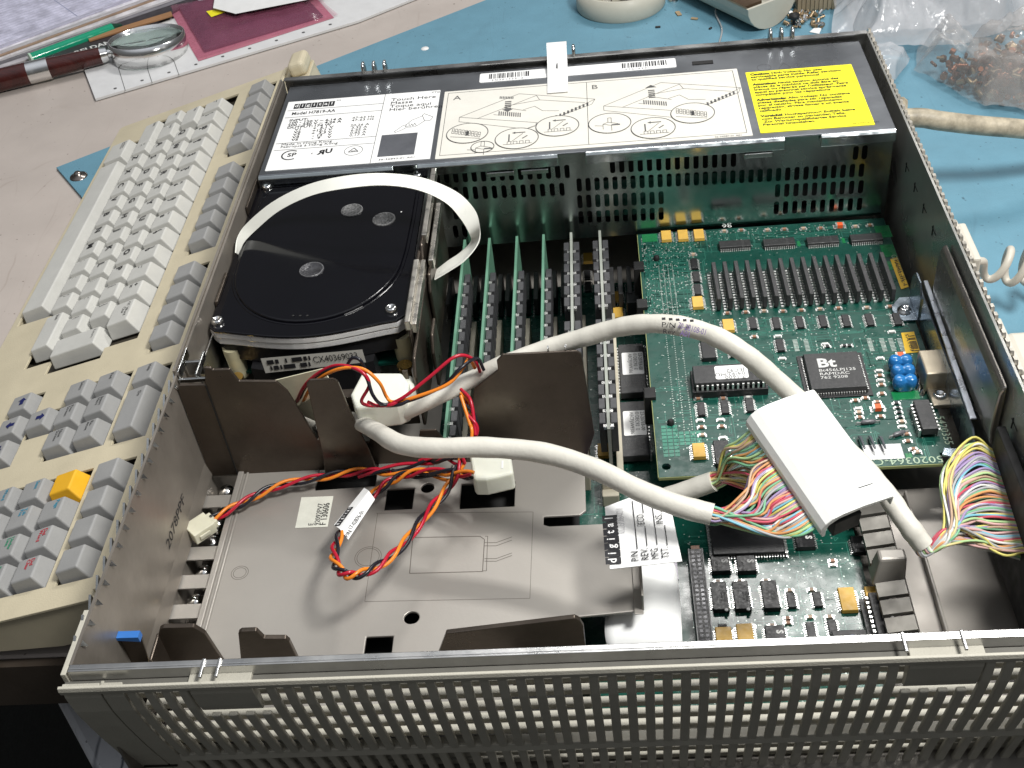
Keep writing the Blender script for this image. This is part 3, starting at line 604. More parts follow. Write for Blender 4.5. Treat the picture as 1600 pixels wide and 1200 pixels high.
# ================================================================== strap over the disk
outer = [(368, 395, .100), (371, 372, .103), (385, 350, .107), (425, 316, .116), (480, 289, .124), (540, 275, .129), (600, 271, .130), (660, 278, .128), (712, 299, .122), (740, 325, .115), (749, 350, .108), (748, 378, .100), (728, 405, .094), (704, 422, .090), (679, 437, .086)]
inner = [(373, 399, .0955), (380, 380, .098), (399, 360, .102), (437, 329, .112), (489, 305, .1205), (546, 294, .126), (600, 290, .1270), (652, 297, .125), (695, 316, .119), (719, 341, .111), (733, 364, .103), (736, 378, .0925), (718, 396, .087), (700, 408, .083), (682, 422, .080)]
A_ = spline([G(*p) for p in outer], 5); B_ = spline([G(*p) for p in inner], 5)
sm_ = MB(); n_ = len(A_); vs = []
for a, b in zip(A_, B_): vs += [a, b]
sm_.add(vs, [(2*i, 2*i+1, 2*i+3, 2*i+2) for i in range(n_-1)], smooth=True)
so = sm_.build('carry_strap', strapm); q = so.modifiers.new('thickness', 'SOLIDIFY'); q.thickness = .0006; q.offset = 0; q = so.modifiers.new('crisp', 'EDGE_SPLIT'); q.split_angle = math.radians(40)
tag(so, 'milky white plastic strap arching over the black hard disk', 'strap')

# ================================================================== chips
def soic(n, w, l, h, pitch, body=blackp, lead=.0012, square=False, nm='chip', dot=False):
    # rows of leads along +-x, package length l along y
    b = MB(); b.cbox((0, 0, h/2+.0002), (w, l, h), top=(w*.03, w*.03, w*.03, w*.03))
    if dot: b.lathe([(.0001, h+.00025), (.0007, h+.00025)], 10, mi=1, M=Matrix.Translation((w*.28, -l*.38, 0)), close=False)
    p = MB(); sides = [0, math.pi]+([math.pi/2, -math.pi/2] if square else [])
    for a in sides:
        M = rot(a)
        hw = (w if a in (0, math.pi) else l)/2
        for k in range(n):
            y = (k-(n-1)/2)*pitch
            p.box(hw-.0001, y-pitch*.2, h*.4, hw+lead*.5, y+pitch*.2, h*.4+.00025, M=M); p.box(hw+lead*.4, y-pitch*.2, 0, hw+lead*.62, y+pitch*.2, h*.4+.0002, M=M); p.box(hw+lead*.5, y-pitch*.2, 0, hw+lead, y+pitch*.2, .0002, M=M)
    bo = b.build(nm, [body, white], None, bevel=.00015, seg=1, local=True); po = p.build('chip_leads', tin, None, local=True)
    S.collection.objects.unlink(bo); S.collection.objects.unlink(po); return bo, po
def drop(proto, parent, loc, rz=0, name=None, label=None):
    bo, po = proto; o = put(bo.data, name or bo.name, parent, loc, rz, like=bo)
    if label: o['label'] = label
    c = bpy.data.objects.new('chip_leads', po.data); S.collection.objects.link(c); c.parent = o; return o
S16 = soic(8, .0039, .0098, .0016, .00127); S14 = soic(7, .0039, .0086, .0016, .00127); J24 = soic(10, .0075, .0165, .0026, .00127, lead=.0009)
SQ = soic(7, .0090, .0105, .0026, .00127, square=False, lead=.0011); GOLD = soic(8, .0062, .0098, .0022, .00127, body=gold, lead=.0014, nm='resistor_pack'); GOLDL = soic(9, .0075, .0135, .0022, .00127, body=gold, lead=.0014, nm='resistor_pack')
WIDE = soic(16, .0068, .0185, .0026, .00110, body=darkp, lead=.0012)
BT = soic(21, .0288, .0288, .0042, .00127, body=darkp, square=True, lead=.0009)
def smd(w, l, h, body):
    b = MB().box(-w/2, -l*.3, 0, w/2, l*.3, h, 0).box(-w/2, -l/2, 0, w/2, -l*.3, h*1.02, 1).box(-w/2, l*.3, 0, w/2, l/2, h*1.02, 1)
    b.box(-w*.65, -l*.72, -.0001, w*.65, -l*.45, .0002, 1).box(-w*.65, l*.45, -.0001, w*.65, l*.72, .0002, 1)
    o = b.build('tiny_capacitor', [body, tin], None, local=True); S.collection.objects.unlink(o); return o
SM = {'b': smd(.0016, .0032, .0011, brownc), 't': smd(.0016, .0032, .0012, tanc), 'w': smd(.0015, .003, .0010, mat('pale_ceramic', (.6, .6, .57), .4)), 'o': smd(.0032, .0052, .0022, orangep), 'k': smd(.0015, .003, .0010, blackp)}
def small(k, parent, loc, rz=math.pi/2): return put(SM[k].data, {'o': 'orange_capacitor'}.get(k, 'tiny_capacitor'), parent, loc, rz)
# copper pattern generators
def traces(parent, rects, n, z, m, wd=.00028, name='copper_traces', step=.00127, horiz=.75):
    mb = MB(); dots = MB()
    for _ in range(n):
        xa, ya, xb, yb = random.choice(rects)
        x = round(random.uniform(xa, xb)/step)*step; y = round(random.uniform(ya, yb)/step)*step; P_ = [(x, y)]
        h = random.random() < horiz
        for _k in range(random.randint(1, 4)):
            L_ = random.uniform(.003, .022); s_ = random.choice((-1, 1))
            if h: x2, y2 = x+s_*L_, y
            else: x2, y2 = x, y+s_*L_
            x2 = min(max(x2, xa), xb); y2 = min(max(y2, ya), yb); P_.append((x2, y2)); x, y = x2, y2
            d = random.choice((.001, .002)); x2 = min(max(x+random.choice((-1, 1))*d, xa), xb); y2 = min(max(y+random.choice((-1, 1))*d, ya), yb)
            P_.append((x2, y2)); x, y = x2, y2; h = not h if random.random() < .3 else h
        rule(mb, P_, wd, z)
        for q in (P_[0], P_[-1]): c_ = circ(q[0], q[1], .00042, 6); dots.add([(a, b, z+.00006) for a, b in c_], [tuple(range(6))])
    mb.build(name, m, parent); return dots
trm = mat('covered_trace', (.035, .17, .125), .3, 0, .1, coat=.2); viam = mat('bright_via', (.40, .46, .42), .3, .4)
def dotgrid(mb, x0, y0, nx, ny, dx, dy, z, r=.0004, p=1):
    for i in range(nx):
        for j in range(ny):
            if random.random() <= p: c_ = circ(x0+i*dx, y0+j*dy, r, 6); mb.add([(a, b, z) for a, b in c_], [tuple(range(6))])
# ================================================================== graphics board
gb = empty('graphics_board', (.298, .248, .0434), 'green graphics circuit board crowded with chips on the right, raised above the system board', 'circuit board')
ZG = .0450
gx0, gx1, gy0, gy1 = .2240, .3695, .1450, .3490
plate('board_sheet', [(gx0, gy0), (.3560, gy0), (.3560, .152), (.3620, .152), (.3620, .205), (.3665, .205), (.3665, .262), (gx1, .262), (gx1, gy1), (gx0, gy1)], [circ(.2265+.0015, .1500+.002, .0022, 14), circ(.2285, .3445, .0015, 12)], .0016, Matrix.Translation((0, 0, ZG-.0008)), pcb, gb)
MB().box(gx0-.0004, gy0, ZG-.0017, gx0-.0001, gy1, ZG-.0001).box(gx0, gy0-.0004, ZG-.0017, .356, gy0-.0001, ZG-.0001).build('board_edge', mat('yellow_green_edge', (.30, .34, .14), .5), gb)
z1 = ZG+.00005; g = lambda x, y, dz=0: G(x, y, ZG+dz)
dots = traces(gb, [(.226, .262, .255, .345), (.226, .147, .355, .215), (.26, .215, .362, .262), (.226, .262, .262, .345), (.226, .325, .366, .347)], 460, z1, trm)
# via columns
for k in range(4): dotgrid(dots, .2345+k*.0026, .262, 1, 42, 1, .0013, z1+.0001, .00034)
for k in range(3): dotgrid(dots, .2345+k*.0040, .166, 1, 48, 1, .0018, z1+.0001, .00034)
for _ in range(420): c_ = circ(random.uniform(gx0+.002, .360), random.uniform(gy0+.003, gy1-.002), .00034, 6); dots.add([(a, b, z1+.0001) for a, b in c_], [tuple(range(6))])
for cx, n, m_ in ((1245, 2, 9), (1262, 1, 9), (1362, 2, 10), (1382, 1, 10), (1396, 2, 10), (1410, 1, 10)):
    p = g(cx, 545)
    for i in range(m_): dots.add([(p.x-.0012, p.y+i*.0011-.002, z1+.0001), (p.x+.0012, p.y+i*.0011-.002, z1+.0001), (p.x+.0012, p.y+i*.0011-.0014, z1+.0001), (p.x-.0012, p.y+i*.0011-.0014, z1+.0001)], [(0, 1, 2, 3)])
dots.build('solder_dots', viam, gb)
for px, py, sx, sy in ((1380, 362, .0085, .012), (1388, 392, .0075, .012), (1395, 415, .006, .008), (1248, 381, .0018, .005), (1318, 376, .0018, .005), (1015, 372, .009, .008), (1415, 618, .013, .006), (1420, 712, .003, .003)):
    p = g(px, py); MB().box(p.x-sx/2, p.y-sy/2, ZG, p.x+sx/2, p.y+sy/2, z1+.0001).build('bare_green_patch', mat('bright_green_mask', (.01, .17, .055), .3, coat=.3), gb)
pg = MB()
for i in range(7):
    for j in range(9):
        if i < 3 or 2 < j < 7: pg.box(.2272+i*.0028, .1585+j*.0025, ZG, .2272+i*.0028+.0023, .1585+j*.0025+.0020, z1+.0001)
pg.build('plating_squares', pcbl, gb)
# upright memory packages
A0, A1 = V(.2648, 0, 0), V(.3580, 0, 0)
for k in range(16):
    t = k/15; x = A0.x+(A1.x-A0.x)*t; yb = .3034-.001*t
    zc = MB().box(x-.0011, yb-.0345, ZG+.0012, x+.0012, yb, ZG+.0092).build('memory_package', darkp, gb, bevel=.00025, seg=1)
    pn = MB()
    for j in range(14): yy = yb-.0335+j*.00245; pn.box(x-.0035, yy-.0006, ZG, x-.0021, yy+.0006, ZG+.0012); pn.box(x-.0019, yy-.0002, ZG+.0004, x-.0013, yy+.0002, ZG+.003)
    pn.build('package_pins', tin, zc)
for px, py in ((1041, 372), (1067, 371), (1092, 370), (1090, 476), (1138, 512), (1092, 708)): drop(GOLD, gb, g(px, py, .0001))
for px, py in ((1148, 386), (1217, 383), (1285, 380), (1353, 376)):
    o = drop(WIDE, gb, g(px, py, .0001), math.pi/2, label='wide dark memory chip near the rear edge'); p = g(px, py, .0030)
    text('TC524256', p+V(-.005, -.001, .0001), X, Y_, .0018, inkgrey, o)
for cx, cy in ((628, 600), (745, 600), (862, 595), (978, 590), (1093, 588), (1210, 583), (1348, 580), (335, 303), (345, 368), (352, 432), (370, 1030), (488, 1020), (612, 1010), (764, 710), (530, 738)):
    drop(S16, gb, g(980+.3125*cx, 320+.3125*cy, .0001))
o = drop(J24, gb, g(980+.3125*405, 320+.3125*735, .0001)); drop(J24, gb, g(1128, 712, .0001), label='black chip beside the ochre pack, partly under the wires')
# DIP socket with a labelled chip
p = g(1140, 603); dp = MB().box(p.x-.0195, p.y-.0085, ZG, p.x+.0185, p.y+.0085, ZG+.0045).build('chip_socket', blackp, gb, bevel=.0003)
MB().box(p.x-.0185, p.y-.0068, ZG+.0055, p.x+.0175, p.y+.0068, ZG+.0092).build('socketed_chip', darkp, dp, bevel=.0004)
pn = MB()
for k in range(14):
    x = p.x-.0170+k*.00254
    for s_ in (-1, 1): pn.box(x-.0005, p.y+s_*.0075-.0004, ZG+.0046, x+.0005, p.y+s_*.0075+.0004, ZG+.0080); pn.box(x-.0005, p.y+min(s_*.0075, s_*.0066), ZG+.0072, x+.0005, p.y+max(s_*.0075, s_*.0066), ZG+.0077)
pn.build('chip_leads', tin, dp)
wl = MB().prism(rrect(p.x-.0075, p.y-.005, p.x+.0090, p.y+.0052, .0012), ZG+.0092, ZG+.0094).build('chip_label', white, dp)
text('7 1600\n04/92/MU\nJEC92', (p.x+.0075, p.y-.0028, ZG+.0095), (-1, 0, 0), (0, -1, 0), .0034, inkgrey, wl, lh=.75, wide=1.1)
# the big square chip
p = g(1303, 588); o = drop(BT, gb, (p.x, p.y, ZG+.0001), label='large square grey video chip lettered Bt'); MB().box(p.x-.0165, p.y-.0165, ZG, p.x+.0165, p.y+.0165, ZG+.0008).build('chip_seat', blackp, gb)
q = (p.x-.0080, p.y+.0025, ZG+.00455)
text('Bt', q, X, Y_, .0095, wink, o, bold=.0003, wide=1.1); text('Bt456LPJ125\nRAMDAC\n762 9208', (q[0], q[1]-.0035, q[2]), X, Y_, .0029, wink, o, wide=1.25, lh=.95)
# blue dipped parts
for px, py in ((1406, 570), (1410, 585), (1413, 601)):
    p = g(px, py, .003); b = MB()
    for dx in (-.0027, .0027): b.lathe([(.0001, -.003), (.0026, -.002), (.0034, .001), (.0034, .003), (.0026, .0052), (.0001, .0058)], 16, M=Matrix.Translation((p.x+dx, p.y, p.z)))
    b.cbox((p.x, p.y, p.z+.0005), (.0062, .0052, .0065)); bo = b.build('blue_filter', bluem, gb)
    q = bo.modifiers.new('remesh', 'REMESH'); q.mode = 'VOXEL'; q.voxel_size = .0005; q.use_smooth_shade = True; q = bo.modifiers.new('sm', 'SMOOTH'); q.iterations = 5
# RF block and its mounting ear
p = g(1470, 590); rf = MB().box(.3580, .194, ZG+.0005, .3735, .2125, ZG+.0125).build('video_jack', mat('brass_grey_block', (.50, .44, .34), .38, .8, .1), gb, bevel=.0008)
er = MB().box(.3595, .1815, ZG+.0005, .3690, .1940, ZG+.0030).build('jack_ear', mat('brass_grey_block', (.5, .44, .34)), gb, bevel=.0005)
MB().lathe([(.0030, 0), (.0030, .0012), (.0018, .0015), (.0016, .0005), (.0001, .0005)], 18, M=Matrix.Translation((.3642, .1885, ZG+.003))).build('screw_head', chrome, er)
for k in range(6): q = g(1432+k % 2*6, 562+k*10); MB().lathe([(.0018, 0), (.0012, .0014), (.0003, .003)], 10, M=Matrix.Translation((.3565+.0008*(k % 2), .2135-k*.0040, ZG))).build('solder_joint', chrome, gb)
# stamped bracket along the right edge
bk = empty('card_bracket', (.368, .2, .045), 'bluish zinc bracket screwed to the right edge of the graphics board', 'bracket')
zinc = mat('bluish_zinc', (.50, .58, .66), .26, .95, .1, 30)
MB().prism([(.137, .044), (.268, .044), (.270, .050), (.262, .062), (.150, .062), (.137, .052)], .3680, .3688, 'x').build('bracket_web', zinc, bk)
MB().prism([(.3690, .2555), (.3712, .2555), (.3692, .1500), (.3662, .1500)], .0672, .0682).build('bracket_flange', mat('bright_zinc', (.72, .76, .84), .3, .8), bk, bevel=.0002)
MB().prism([(.3560, .2600), (.3570, .2545), (.3600, .2500), (.3705, .2500), (.3705, .2700), (.3620, .2700), (.3570, .2640)], ZG+.0006, ZG+.0016).build('bracket_foot', zinc, bk, bevel=.0002)
MB().prism([(.2500, .047), (.2700, .047), (.2700, .0600), (.2640, .0672), (.2550, .0672), (.2500, .060)], .3672, .3680, 'x').build('bracket_gusset', zinc, bk)
MB().prism([(.3560, .1480), (.3720, .1400), (.3720, .1500), (.358, .1520)], .0470, .0480).build('bracket_foot', zinc, bk)
MB().lathe([(.0038, 0), (.0038, .0006), (.0028, .0008), (.0026, .0022), (.0014, .0026), (.0013, .0012), (.0001, .0012)], 20, M=Matrix.Translation((.3620, .2580, ZG+.0017))).build('bracket_screw', chrome, bk)
# small square DIP lower right
p = g(1444, 662); dd = MB().cbox((p.x, p.y, ZG+.0045), (.0075, .0205, .0040)).build('chip', darkp, gb, bevel=.0003, label='black narrow chip near the front right corner')
pn = MB()
for k in range(8):
    for s_ in (-1, 1): pn.cbox((p.x+s_*.0045, p.y-.0088+k*.0025, ZG+.0025), (.0012, .0011, .0045))
pn.build('chip_leads', tin, dd)
# stickers
for (a, b, c, d), tx in ((((1391, 405), (1408, 452), (1420, 448), (1402, 402)), '*AM2035*'), (((1408, 520), (1415, 552), (1438, 550), (1428, 518)), '5A103')):
    P4 = [g(*q, .0003) for q in (a, b, c, d)]; so_ = MB().quad(P4[0], P4[1], P4[2], P4[3]).build('amber_sticker', ystick, gb)
    bb = MB()
    for k in range(16):
        if random.random() < .7:
            t = .08+k*.055; a_ = P4[0].lerp(P4[1], t); b_ = P4[3].lerp(P4[2], t); bb.quad(a_.lerp(b_, .45)+V(0, 0, .0001), a_.lerp(b_, .95)+V(0, 0, .0001), a_.lerp(b_, .95)+V(0, -.0006, .0001), a_.lerp(b_, .45)+V(0, -.0006, .0001))
    bb.build('barcode', ink, so_); text(tx, P4[0]+V(.0016, -.0008, .0001), (0, -1, 0), (1, 0, 0), .0024, ink, so_, width=(P4[1]-P4[0]).length*.85)
silk = mat('silk_screen_ink', (.35, .45, .32), .5)
text('5020364-C', g(1473, 712, .0002), (-1, 0, 0), (0, -1, 0), .0062, silk, gb, wide=1.15)
text('5420355', g(1462, 650, .0002), (0, -1, 0), (1, 0, 0), .0055, silk, gb, wide=1.05); text('96', g(1128, 356, .0003), X, Y_, .0048, wink, gb, wide=1.3)
text('G5', g(1392, 398, .0003), (0, -1, 0), (1, 0, 0), .0045, silk, gb)
# axial parts
for (a, b) in (((1338, 661), (1375, 657)), ((1390, 682), (1420, 672))):
    p, q = g(*a, .0014), g(*b, .0014); dj = (q-p); MB().tube([p+dj*.2, p+dj*.3, p+dj*.7, p+dj*.8], [.0008, .0012, .0012, .0008], 10).build('axial_resistor', mat('striped_grey_body', (.12, .12, .13), .3, 0, .5, 900), gb); MB().tube([p+V(0, 0, -.001), p, q, q+V(0, 0, -.001)], .00035, 6).build('axial_lead', tin, gb)
wp = g(1368, 700); MB().box(wp.x-.006, wp.y-.008, ZG, wp.x+.012, wp.y+.002, z1+.0002).build('silver_pad', mat('dull_silver_pad', (.50, .50, .50), .4, .5), gb)
for k in range(3): q = g(1342+k*16, 682, .002); MB().tube([q+V(0, .001, -.001), q+V(.0003, -.002, .001), q+V(.001, -.009, .0008)], [.0004, .0009, .0005], 8).build('standing_diode', mat('grey_diode', (.10, .11, .12), .25), gb)
hc = MB()
sp_list = [('t', 485, 135), ('b', 570, 130), ('t', 700, 130), ('b', 785, 125), ('t', 880, 122), ('b', 967, 120), ('o', 1062, 110), ('t', 1140, 112), ('b', 1212, 105), ('b', 500, 545), ('b', 592, 540), ('t', 683, 535), ('b', 778, 535), ('b', 870, 530), ('t', 963, 525), ('b', 1055, 520), ('t', 1197, 518), ('b', 1312, 512),
    ('b', 635, 663), ('w', 753, 660), ('w', 1322, 638), ('w', 1265, 770), ('w', 775, 772), ('w', 355, 955), ('b', 355, 972), ('w', 480, 955), ('b', 480, 972), ('b', 605, 950), ('w', 605, 966), ('w', 365, 1080), ('b', 372, 1115), ('t', 375, 1155), ('w', 467, 1078), ('b', 473, 1112), ('w', 478, 1168), ('w', 1258, 833), ('b', 1262, 857), ('w', 1266, 880), ('b', 1270, 903), ('b', 1272, 948), ('b', 1190, 970), ('b', 1140, 982), ('o', 1252, 1022),
    ('b', 1249, 990), ('w', 1155, 1022), ('t', 1158, 1042), ('b', 1162, 1066), ('b', 1266, 1062), ('b', 1395, 1150), ('b', 1402, 1185), ('k', 1345, 995), ('k', 1352, 1018), ('k', 1358, 1041), ('k', 1363, 1064), ('t', 1372, 1088), ('w', 1375, 1112), ('w', 1458, 1002), ('w', 990, 700), ('k', 1000, 712), ('k', 1085, 708), ('k', 1110, 708), ('t', 330, 252), ('o', 1365, 762), ('b', 1430, 1225), ('t', 1450, 1240)]
for k, cx, cy in sp_list: small(k, gb, g(980+.3125*cx, 320+.3125*cy, .0001))
for px, py in ((1026, 406), (1048, 663)): MB().lathe([(.0017, 0), (.0017, .0022), (.0009, .003)], 12, M=Matrix.Translation(g(px, py))).build('board_clip', dark, gb)
for px, py in ((1008, 440), (1018, 640), (1005, 500)): q = G(px, py, .035); MB().box(gx0-.004, q.y-.004, .028, gx0+.002, q.y+.004, ZG+.0022).build('edge_support', dark, gb, bevel=.0004)

# ================================================================== system board
mb_ = empty('system_board', (.25, .2, .01), 'large dark green system circuit board on the case floor', 'circuit board')
ZM = .0120
MB().box(.108, .0280, ZM-.0016, .3160, .346, ZM).build('board_sheet', pcb2, mb_)
h = lambda x, y, dz=0: G(x, y, ZM+dz)
dots = traces(mb_, [(.235, .030, .312, .14), (.11, .15, .225, .34)], 200, ZM+.00005, trm)
for _ in range(420): c_ = circ(random.uniform(.235, .314), random.uniform(.030, .145), .00036, 6); dots.add([(a, b, ZM+.00012) for a, b in c_], [tuple(range(6))])
for _ in range(160): c_ = circ(random.uniform(.11, .22), random.uniform(.15, .33), .00034, 6); dots.add([(a, b, ZM+.00012) for a, b in c_], [tuple(range(6))])
dots.build('solder_dots', viam, mb_)
c5 = lambda x, y: (1100+.2125*x, 800+.2125*y)
for x, y in ((115, 640), (275, 635), (485, 630)):
    o = drop(J24, mb_, h(*c5(x, y), .0001)); q = h(*c5(x, y), .003)
    text('HITACHI\nHM5118', q+V(.002, .004, 0), (0, -1, 0), (1, 0, 0), .0014, inkgrey, o)
    if x < 400: MB().lathe([(.0001, .0001), (.0009, .0001), (.0009, 0)], 12, M=Matrix.Translation(q+V(.0025, -.0062, -.0001))).build('white_dot', white, o)
def five(px, py, rz=0):
    o = drop(SQ, mb_, h(px, py, .0001), rz); q = h(px, py, .0030); text('S', q+V(.001, .0042, 0), (0, -1, 0), (1, 0, 0), .0042, wink, o, bold=.0002); text('DC1108\n9231', q+V(-.0022, .003, 0), (0, -1, 0), (1, 0, 0), .0016, inkgrey, o)
for x, y in ((120, 400), (310, 400), (740, 225), (1120, 55), (1155, 262), (525, 925)): five(*c5(x, y))
for x, y in ((642, 662), (833, 655), (785, 880), (945, 862)): drop(S14, mb_, h(*c5(x, y), .0001))
for x, y in ((1055, 660), (1252, 652)): drop(GOLDL, mb_, h(*c5(x, y), .0001))
for x, y in ((150, 955), (305, 930)): drop(GOLDL, mb_, h(*c5(x, y), .0001))
q = h(1165, 838); BQ = soic(28, .036, .030, .004, .001, square=False, lead=.0012); 
bq = MB().box(q.x-.017, q.y-.014, ZM+.0003, q.x+.017, q.y+.014, ZM+.0040).build('processor_chip', blackp, mb_, bevel=.0004, label='large black square chip in the shade under the coloured wires')
pn = MB()
for k in range(26):
    for s_ in (-1, 1): pn.cbox((q.x-.0160+k*.00128, q.y+s_*.0148, ZM+.0012), (.0005, .0014, .0022)); pn.cbox((q.x+s_*.0178, q.y-.013+k*.00104, ZM+.0012), (.0014, .0005, .0022))
pn.build('chip_leads', tin, bq)
for x, y, k in ((103, 520, 't'), (260, 516, 't'), (455, 513, 't'), (628, 583, 't'), (790, 578, 't'), (945, 365, 'b'), (948, 395, 'w'), (615, 787, 'b'), (618, 820, 'b'), (780, 778, 't'), (922, 777, 't'), (890, 965, 'b'), (500, 842, 't'), (590, 330, 'k'), (330, 840, 'w'), (350, 845, 'w')): small(k, mb_, h(*c5(x, y), .0001))
q = h(*c5(1300, 870)); dd = MB().cbox((q.x, q.y, ZM+.0060), (.0070, .0300, .0045)).build('chip', darkp, mb_, bevel=.0003, label='long black socketed chip at the front right of the board')
pn = MB()
for k in range(11):
    for s_ in (-1, 1): pn.cbox((q.x+s_*.0044, q.y-.0130+k*.0026, ZM+.0038), (.0012, .0013, .0060))
pn.build('chip_leads', tin, dd)
MB().cbox((q.x-.0005, q.y, ZM+.0015), (.0125, .0310, .0030)).build('chip_socket', blackp, mb_)
q = h(*c5(1080, 960), .005); dd = MB().cbox((q.x, q.y, ZM+.0045), (.0150, .0120, .0035)).build('clock_chip', darkp, mb_, bevel=.0004)
MB().lathe([(.0001, .0002), (.0022, .0001), (.0022, 0)], 14, M=Matrix.Translation((q.x+.001, q.y+.001, ZM+.0063))).build('worn_print', mat('pale_blue_print', (.4, .45, .6), .5), dd)
q = h(*c5(135, 850)); MB().tube([q+V(-.002, 0, .001), q+V(.002, 0, .001)], .0011, 12).build('glass_diode', mat('glass_body', (.1, .1, .1), .1), mb_)
# two row header
hd = empty('board_header', (0, 0, 0), None, None); bpy.data.objects.remove(hd)
a_, b_ = G(1080, 858, ZM+.008), G(1097, 1025, ZM+.008)
hb = MB().box(a_.x-.0010, b_.y-.004, ZM, a_.x+.0048, a_.y, ZM+.0080).build('pin_header', blackp, mb_)
pn = MB(); y = b_.y
while y < a_.y-.001:
    for dx in (.0006, .0031): pn.box(a_.x+dx-.00075, y, ZM+.0080, a_.x+dx+.0007, y+.0014, ZM+.00805)
    y += .00254
pn.build('header_sockets', mat('socket_mouth', (.05, .05, .055), .3, .3), hb)
MB().box(a_.x-.0016, b_.y-.004, ZM, a_.x-.0011, a_.y, ZM+.0084).box(a_.x+.0049, b_.y-.004, ZM, a_.x+.0054, a_.y, ZM+.0084).build('header_edge', mat('grey_edge', (.25, .25, .25), .4), hb)
MB().box(a_.x, a_.y+.0004, ZM, a_.x+.004, a_.y+.003, ZM+.007).build('tiny_capacitor', brownc, mb_)
# rear part: eproms, ochre packs, upright packages
for (pa, pb_, tx) in (((988, 578), .028, 1), ((991, 672), .030, 1)):
    q = h(*pa, .005); eo = MB().cbox((q.x, q.y, ZM+.0045), (.0145, .0420, .0045)).build('firmware_chip', darkp, mb_, bevel=.0005)
    pn = MB()
    for k in range(16):
        for s_ in (-1, 1): pn.cbox((q.x+s_*.0078, q.y-.0190+k*.00254, ZM+.003), (.0009, .0010, .005))
    pn.build('chip_leads', tin, eo)
    wl = MB().prism(rrect(q.x-.0055, q.y-.006, q.x+.0065, q.y+.0130, .0008), ZM+.0068, ZM+.0070).build('chip_label', white, eo)
    text('23-207E8-00\n© DEC92  E\nABCFJ/W9386', (q.x+.0038, q.y+.0120, ZM+.0071), (0, -1, 0), (1, 0, 0), .0030, inkgrey, wl, lh=.95, width=.0170)
    text('27C1024\n-150DC\n12.75V PGM\n20508PH', (q.x-.0055, q.y-.0095, ZM+.0069), X, Y_, .0024, inkgrey, eo, lh=.9, wide=1.2)
for px, py in ((965, 467), (966, 492), (919, 406), (943, 707)): drop(GOLD, mb_, h(px, py, .0001))
for px, py in ((918, 432), (919, 450)): drop(S16, mb_, h(px, py, .0001))
q = h(990, 480, .004); MB().cbox((q.x, q.y, ZM+.006), (.008, .011, .012)).build('black_relay', blackp, mb_, bevel=.0005)
for px in (706, 745, 757, 783, 795, 825, 838, 866, 880, 955, 968, 982, 995):
    q = G(px, 425, ZM+.012); zo = MB().box(q.x-.0014, .318, ZM+.001, q.x+.0014, .3455, ZM+.013).build('memory_package', darkp, mb_, bevel=.0003, seg=1)
    pn = MB()
    for j in range(11): pn.box(q.x-.0026, .316+j*.0026, ZM, q.x-.0018, .317+j*.0026, ZM+.0012)
    pn.build('package_pins', tin, zo)
# ================================================================== purple board under the shelf
pu = MB().box(.186, .105, .0165, .2300, .1400, .0180); po_ = pu.build('purple_circuit_board', pcbp)
tag(po_, 'purple circuit board peeking out under the shelf beside the white tag', 'circuit board')
MB().box(.186, .1245, .01802, .228, .1250, .01808).build('gold_line', goldm, po_)
text('2135722501\nLEI OKI   HC 37 11J\nB15/92   MADE', (.2110, .1290, .0182), (-1, 0, 0), (0, -1, 0), .0034, mat('purple_silk', (.35, .30, .42), .5), po_, lh=.95, wide=1.15)

# ================================================================== memory modules
tops = [.1196, .1347, .1514, .1675, .1841, .2013]
ZT = .052; MY0, MY1 = .1730, .3460
def module(x, both, label):
    r = empty('memory_module', (x, .26, ZM), label, 'memory module', 'memory modules standing in a row behind the brown partition')
    MB().box(x-.00075, MY0, ZM+.004, x+.00075, MY1, ZT).build('module_board', pcbe if not both else mat('pale_grey_edge', (.33, .35, .31), .5), r)
    n = 0; y = MY1-(.008 if both else .030)
    while y > MY0+.006:
        gap = both and (MY1-y > .062 and MY1-y < .080)
        if not gap:
            for s_ in ((1, -1) if both else (1,)):
                zt = ZT-.0015 if both else ZT-.004
                c = MB().box(min(x+s_*.0012, x+s_*.0046), y-.0078, ZT-.022, max(x+s_*.0012, x+s_*.0046), y, zt).build('chip', mat('slate_chip_top', (.06, .06, .064), .42, 0, .15, 300, .1), r, bevel=.0003, seg=1)
                p_ = MB()
                for k in range(4): p_.box(min(x+s_*.0009, x+s_*.0058), y-.0070+k*.0019, zt-.0030, max(x+s_*.0009, x+s_*.0030), y-.0064+k*.0019, zt-.0024) if False else p_.box(min(x+s_*.0008, x+s_*.0026), y-.0100+k*.0006, zt-.0012, max(x+s_*.0008, x+s_*.0026), y-.0097+k*.0006, zt-.0006)
                p_.box(min(x+s_*.0009, x+s_*.0024), y-.0094, zt-.003, max(x+s_*.0009, x+s_*.0024), y-.0084, zt-.0014)
                p_.build('chip_leads', tin, c)
        y -= .0108
    MB().box(x+.0028, MY0-.003, ZM, x+.0062, MY1-.045, ZM+.0120).build('module_socket', mat('ivory_socket', (.50, .46, .36), .5), r, bevel=.0005)
    return r
module(tops[0], False, 'green memory module standing leftmost, nearest the hard disk bracket'); module(tops[1], False, 'green memory module standing second from the left')
module(tops[2], False, 'green memory module standing third from the left'); module(tops[3], False, 'green memory module next to the two double sided modules')
module(tops[4], True, 'pale edged memory module with chips on both sides, nearer the green modules'); module(tops[5], True, 'pale edged memory module with chips on both sides, nearer the graphics board')
so_ = MB().box(.1960, .163, ZM, .2045, .172, ZM+.012).box(.1960, .158, ZM, .2045, .163, ZM+.008).build('module_latch', mat('ivory_socket', (.5, .46, .36)), mb_, bevel=.0006)
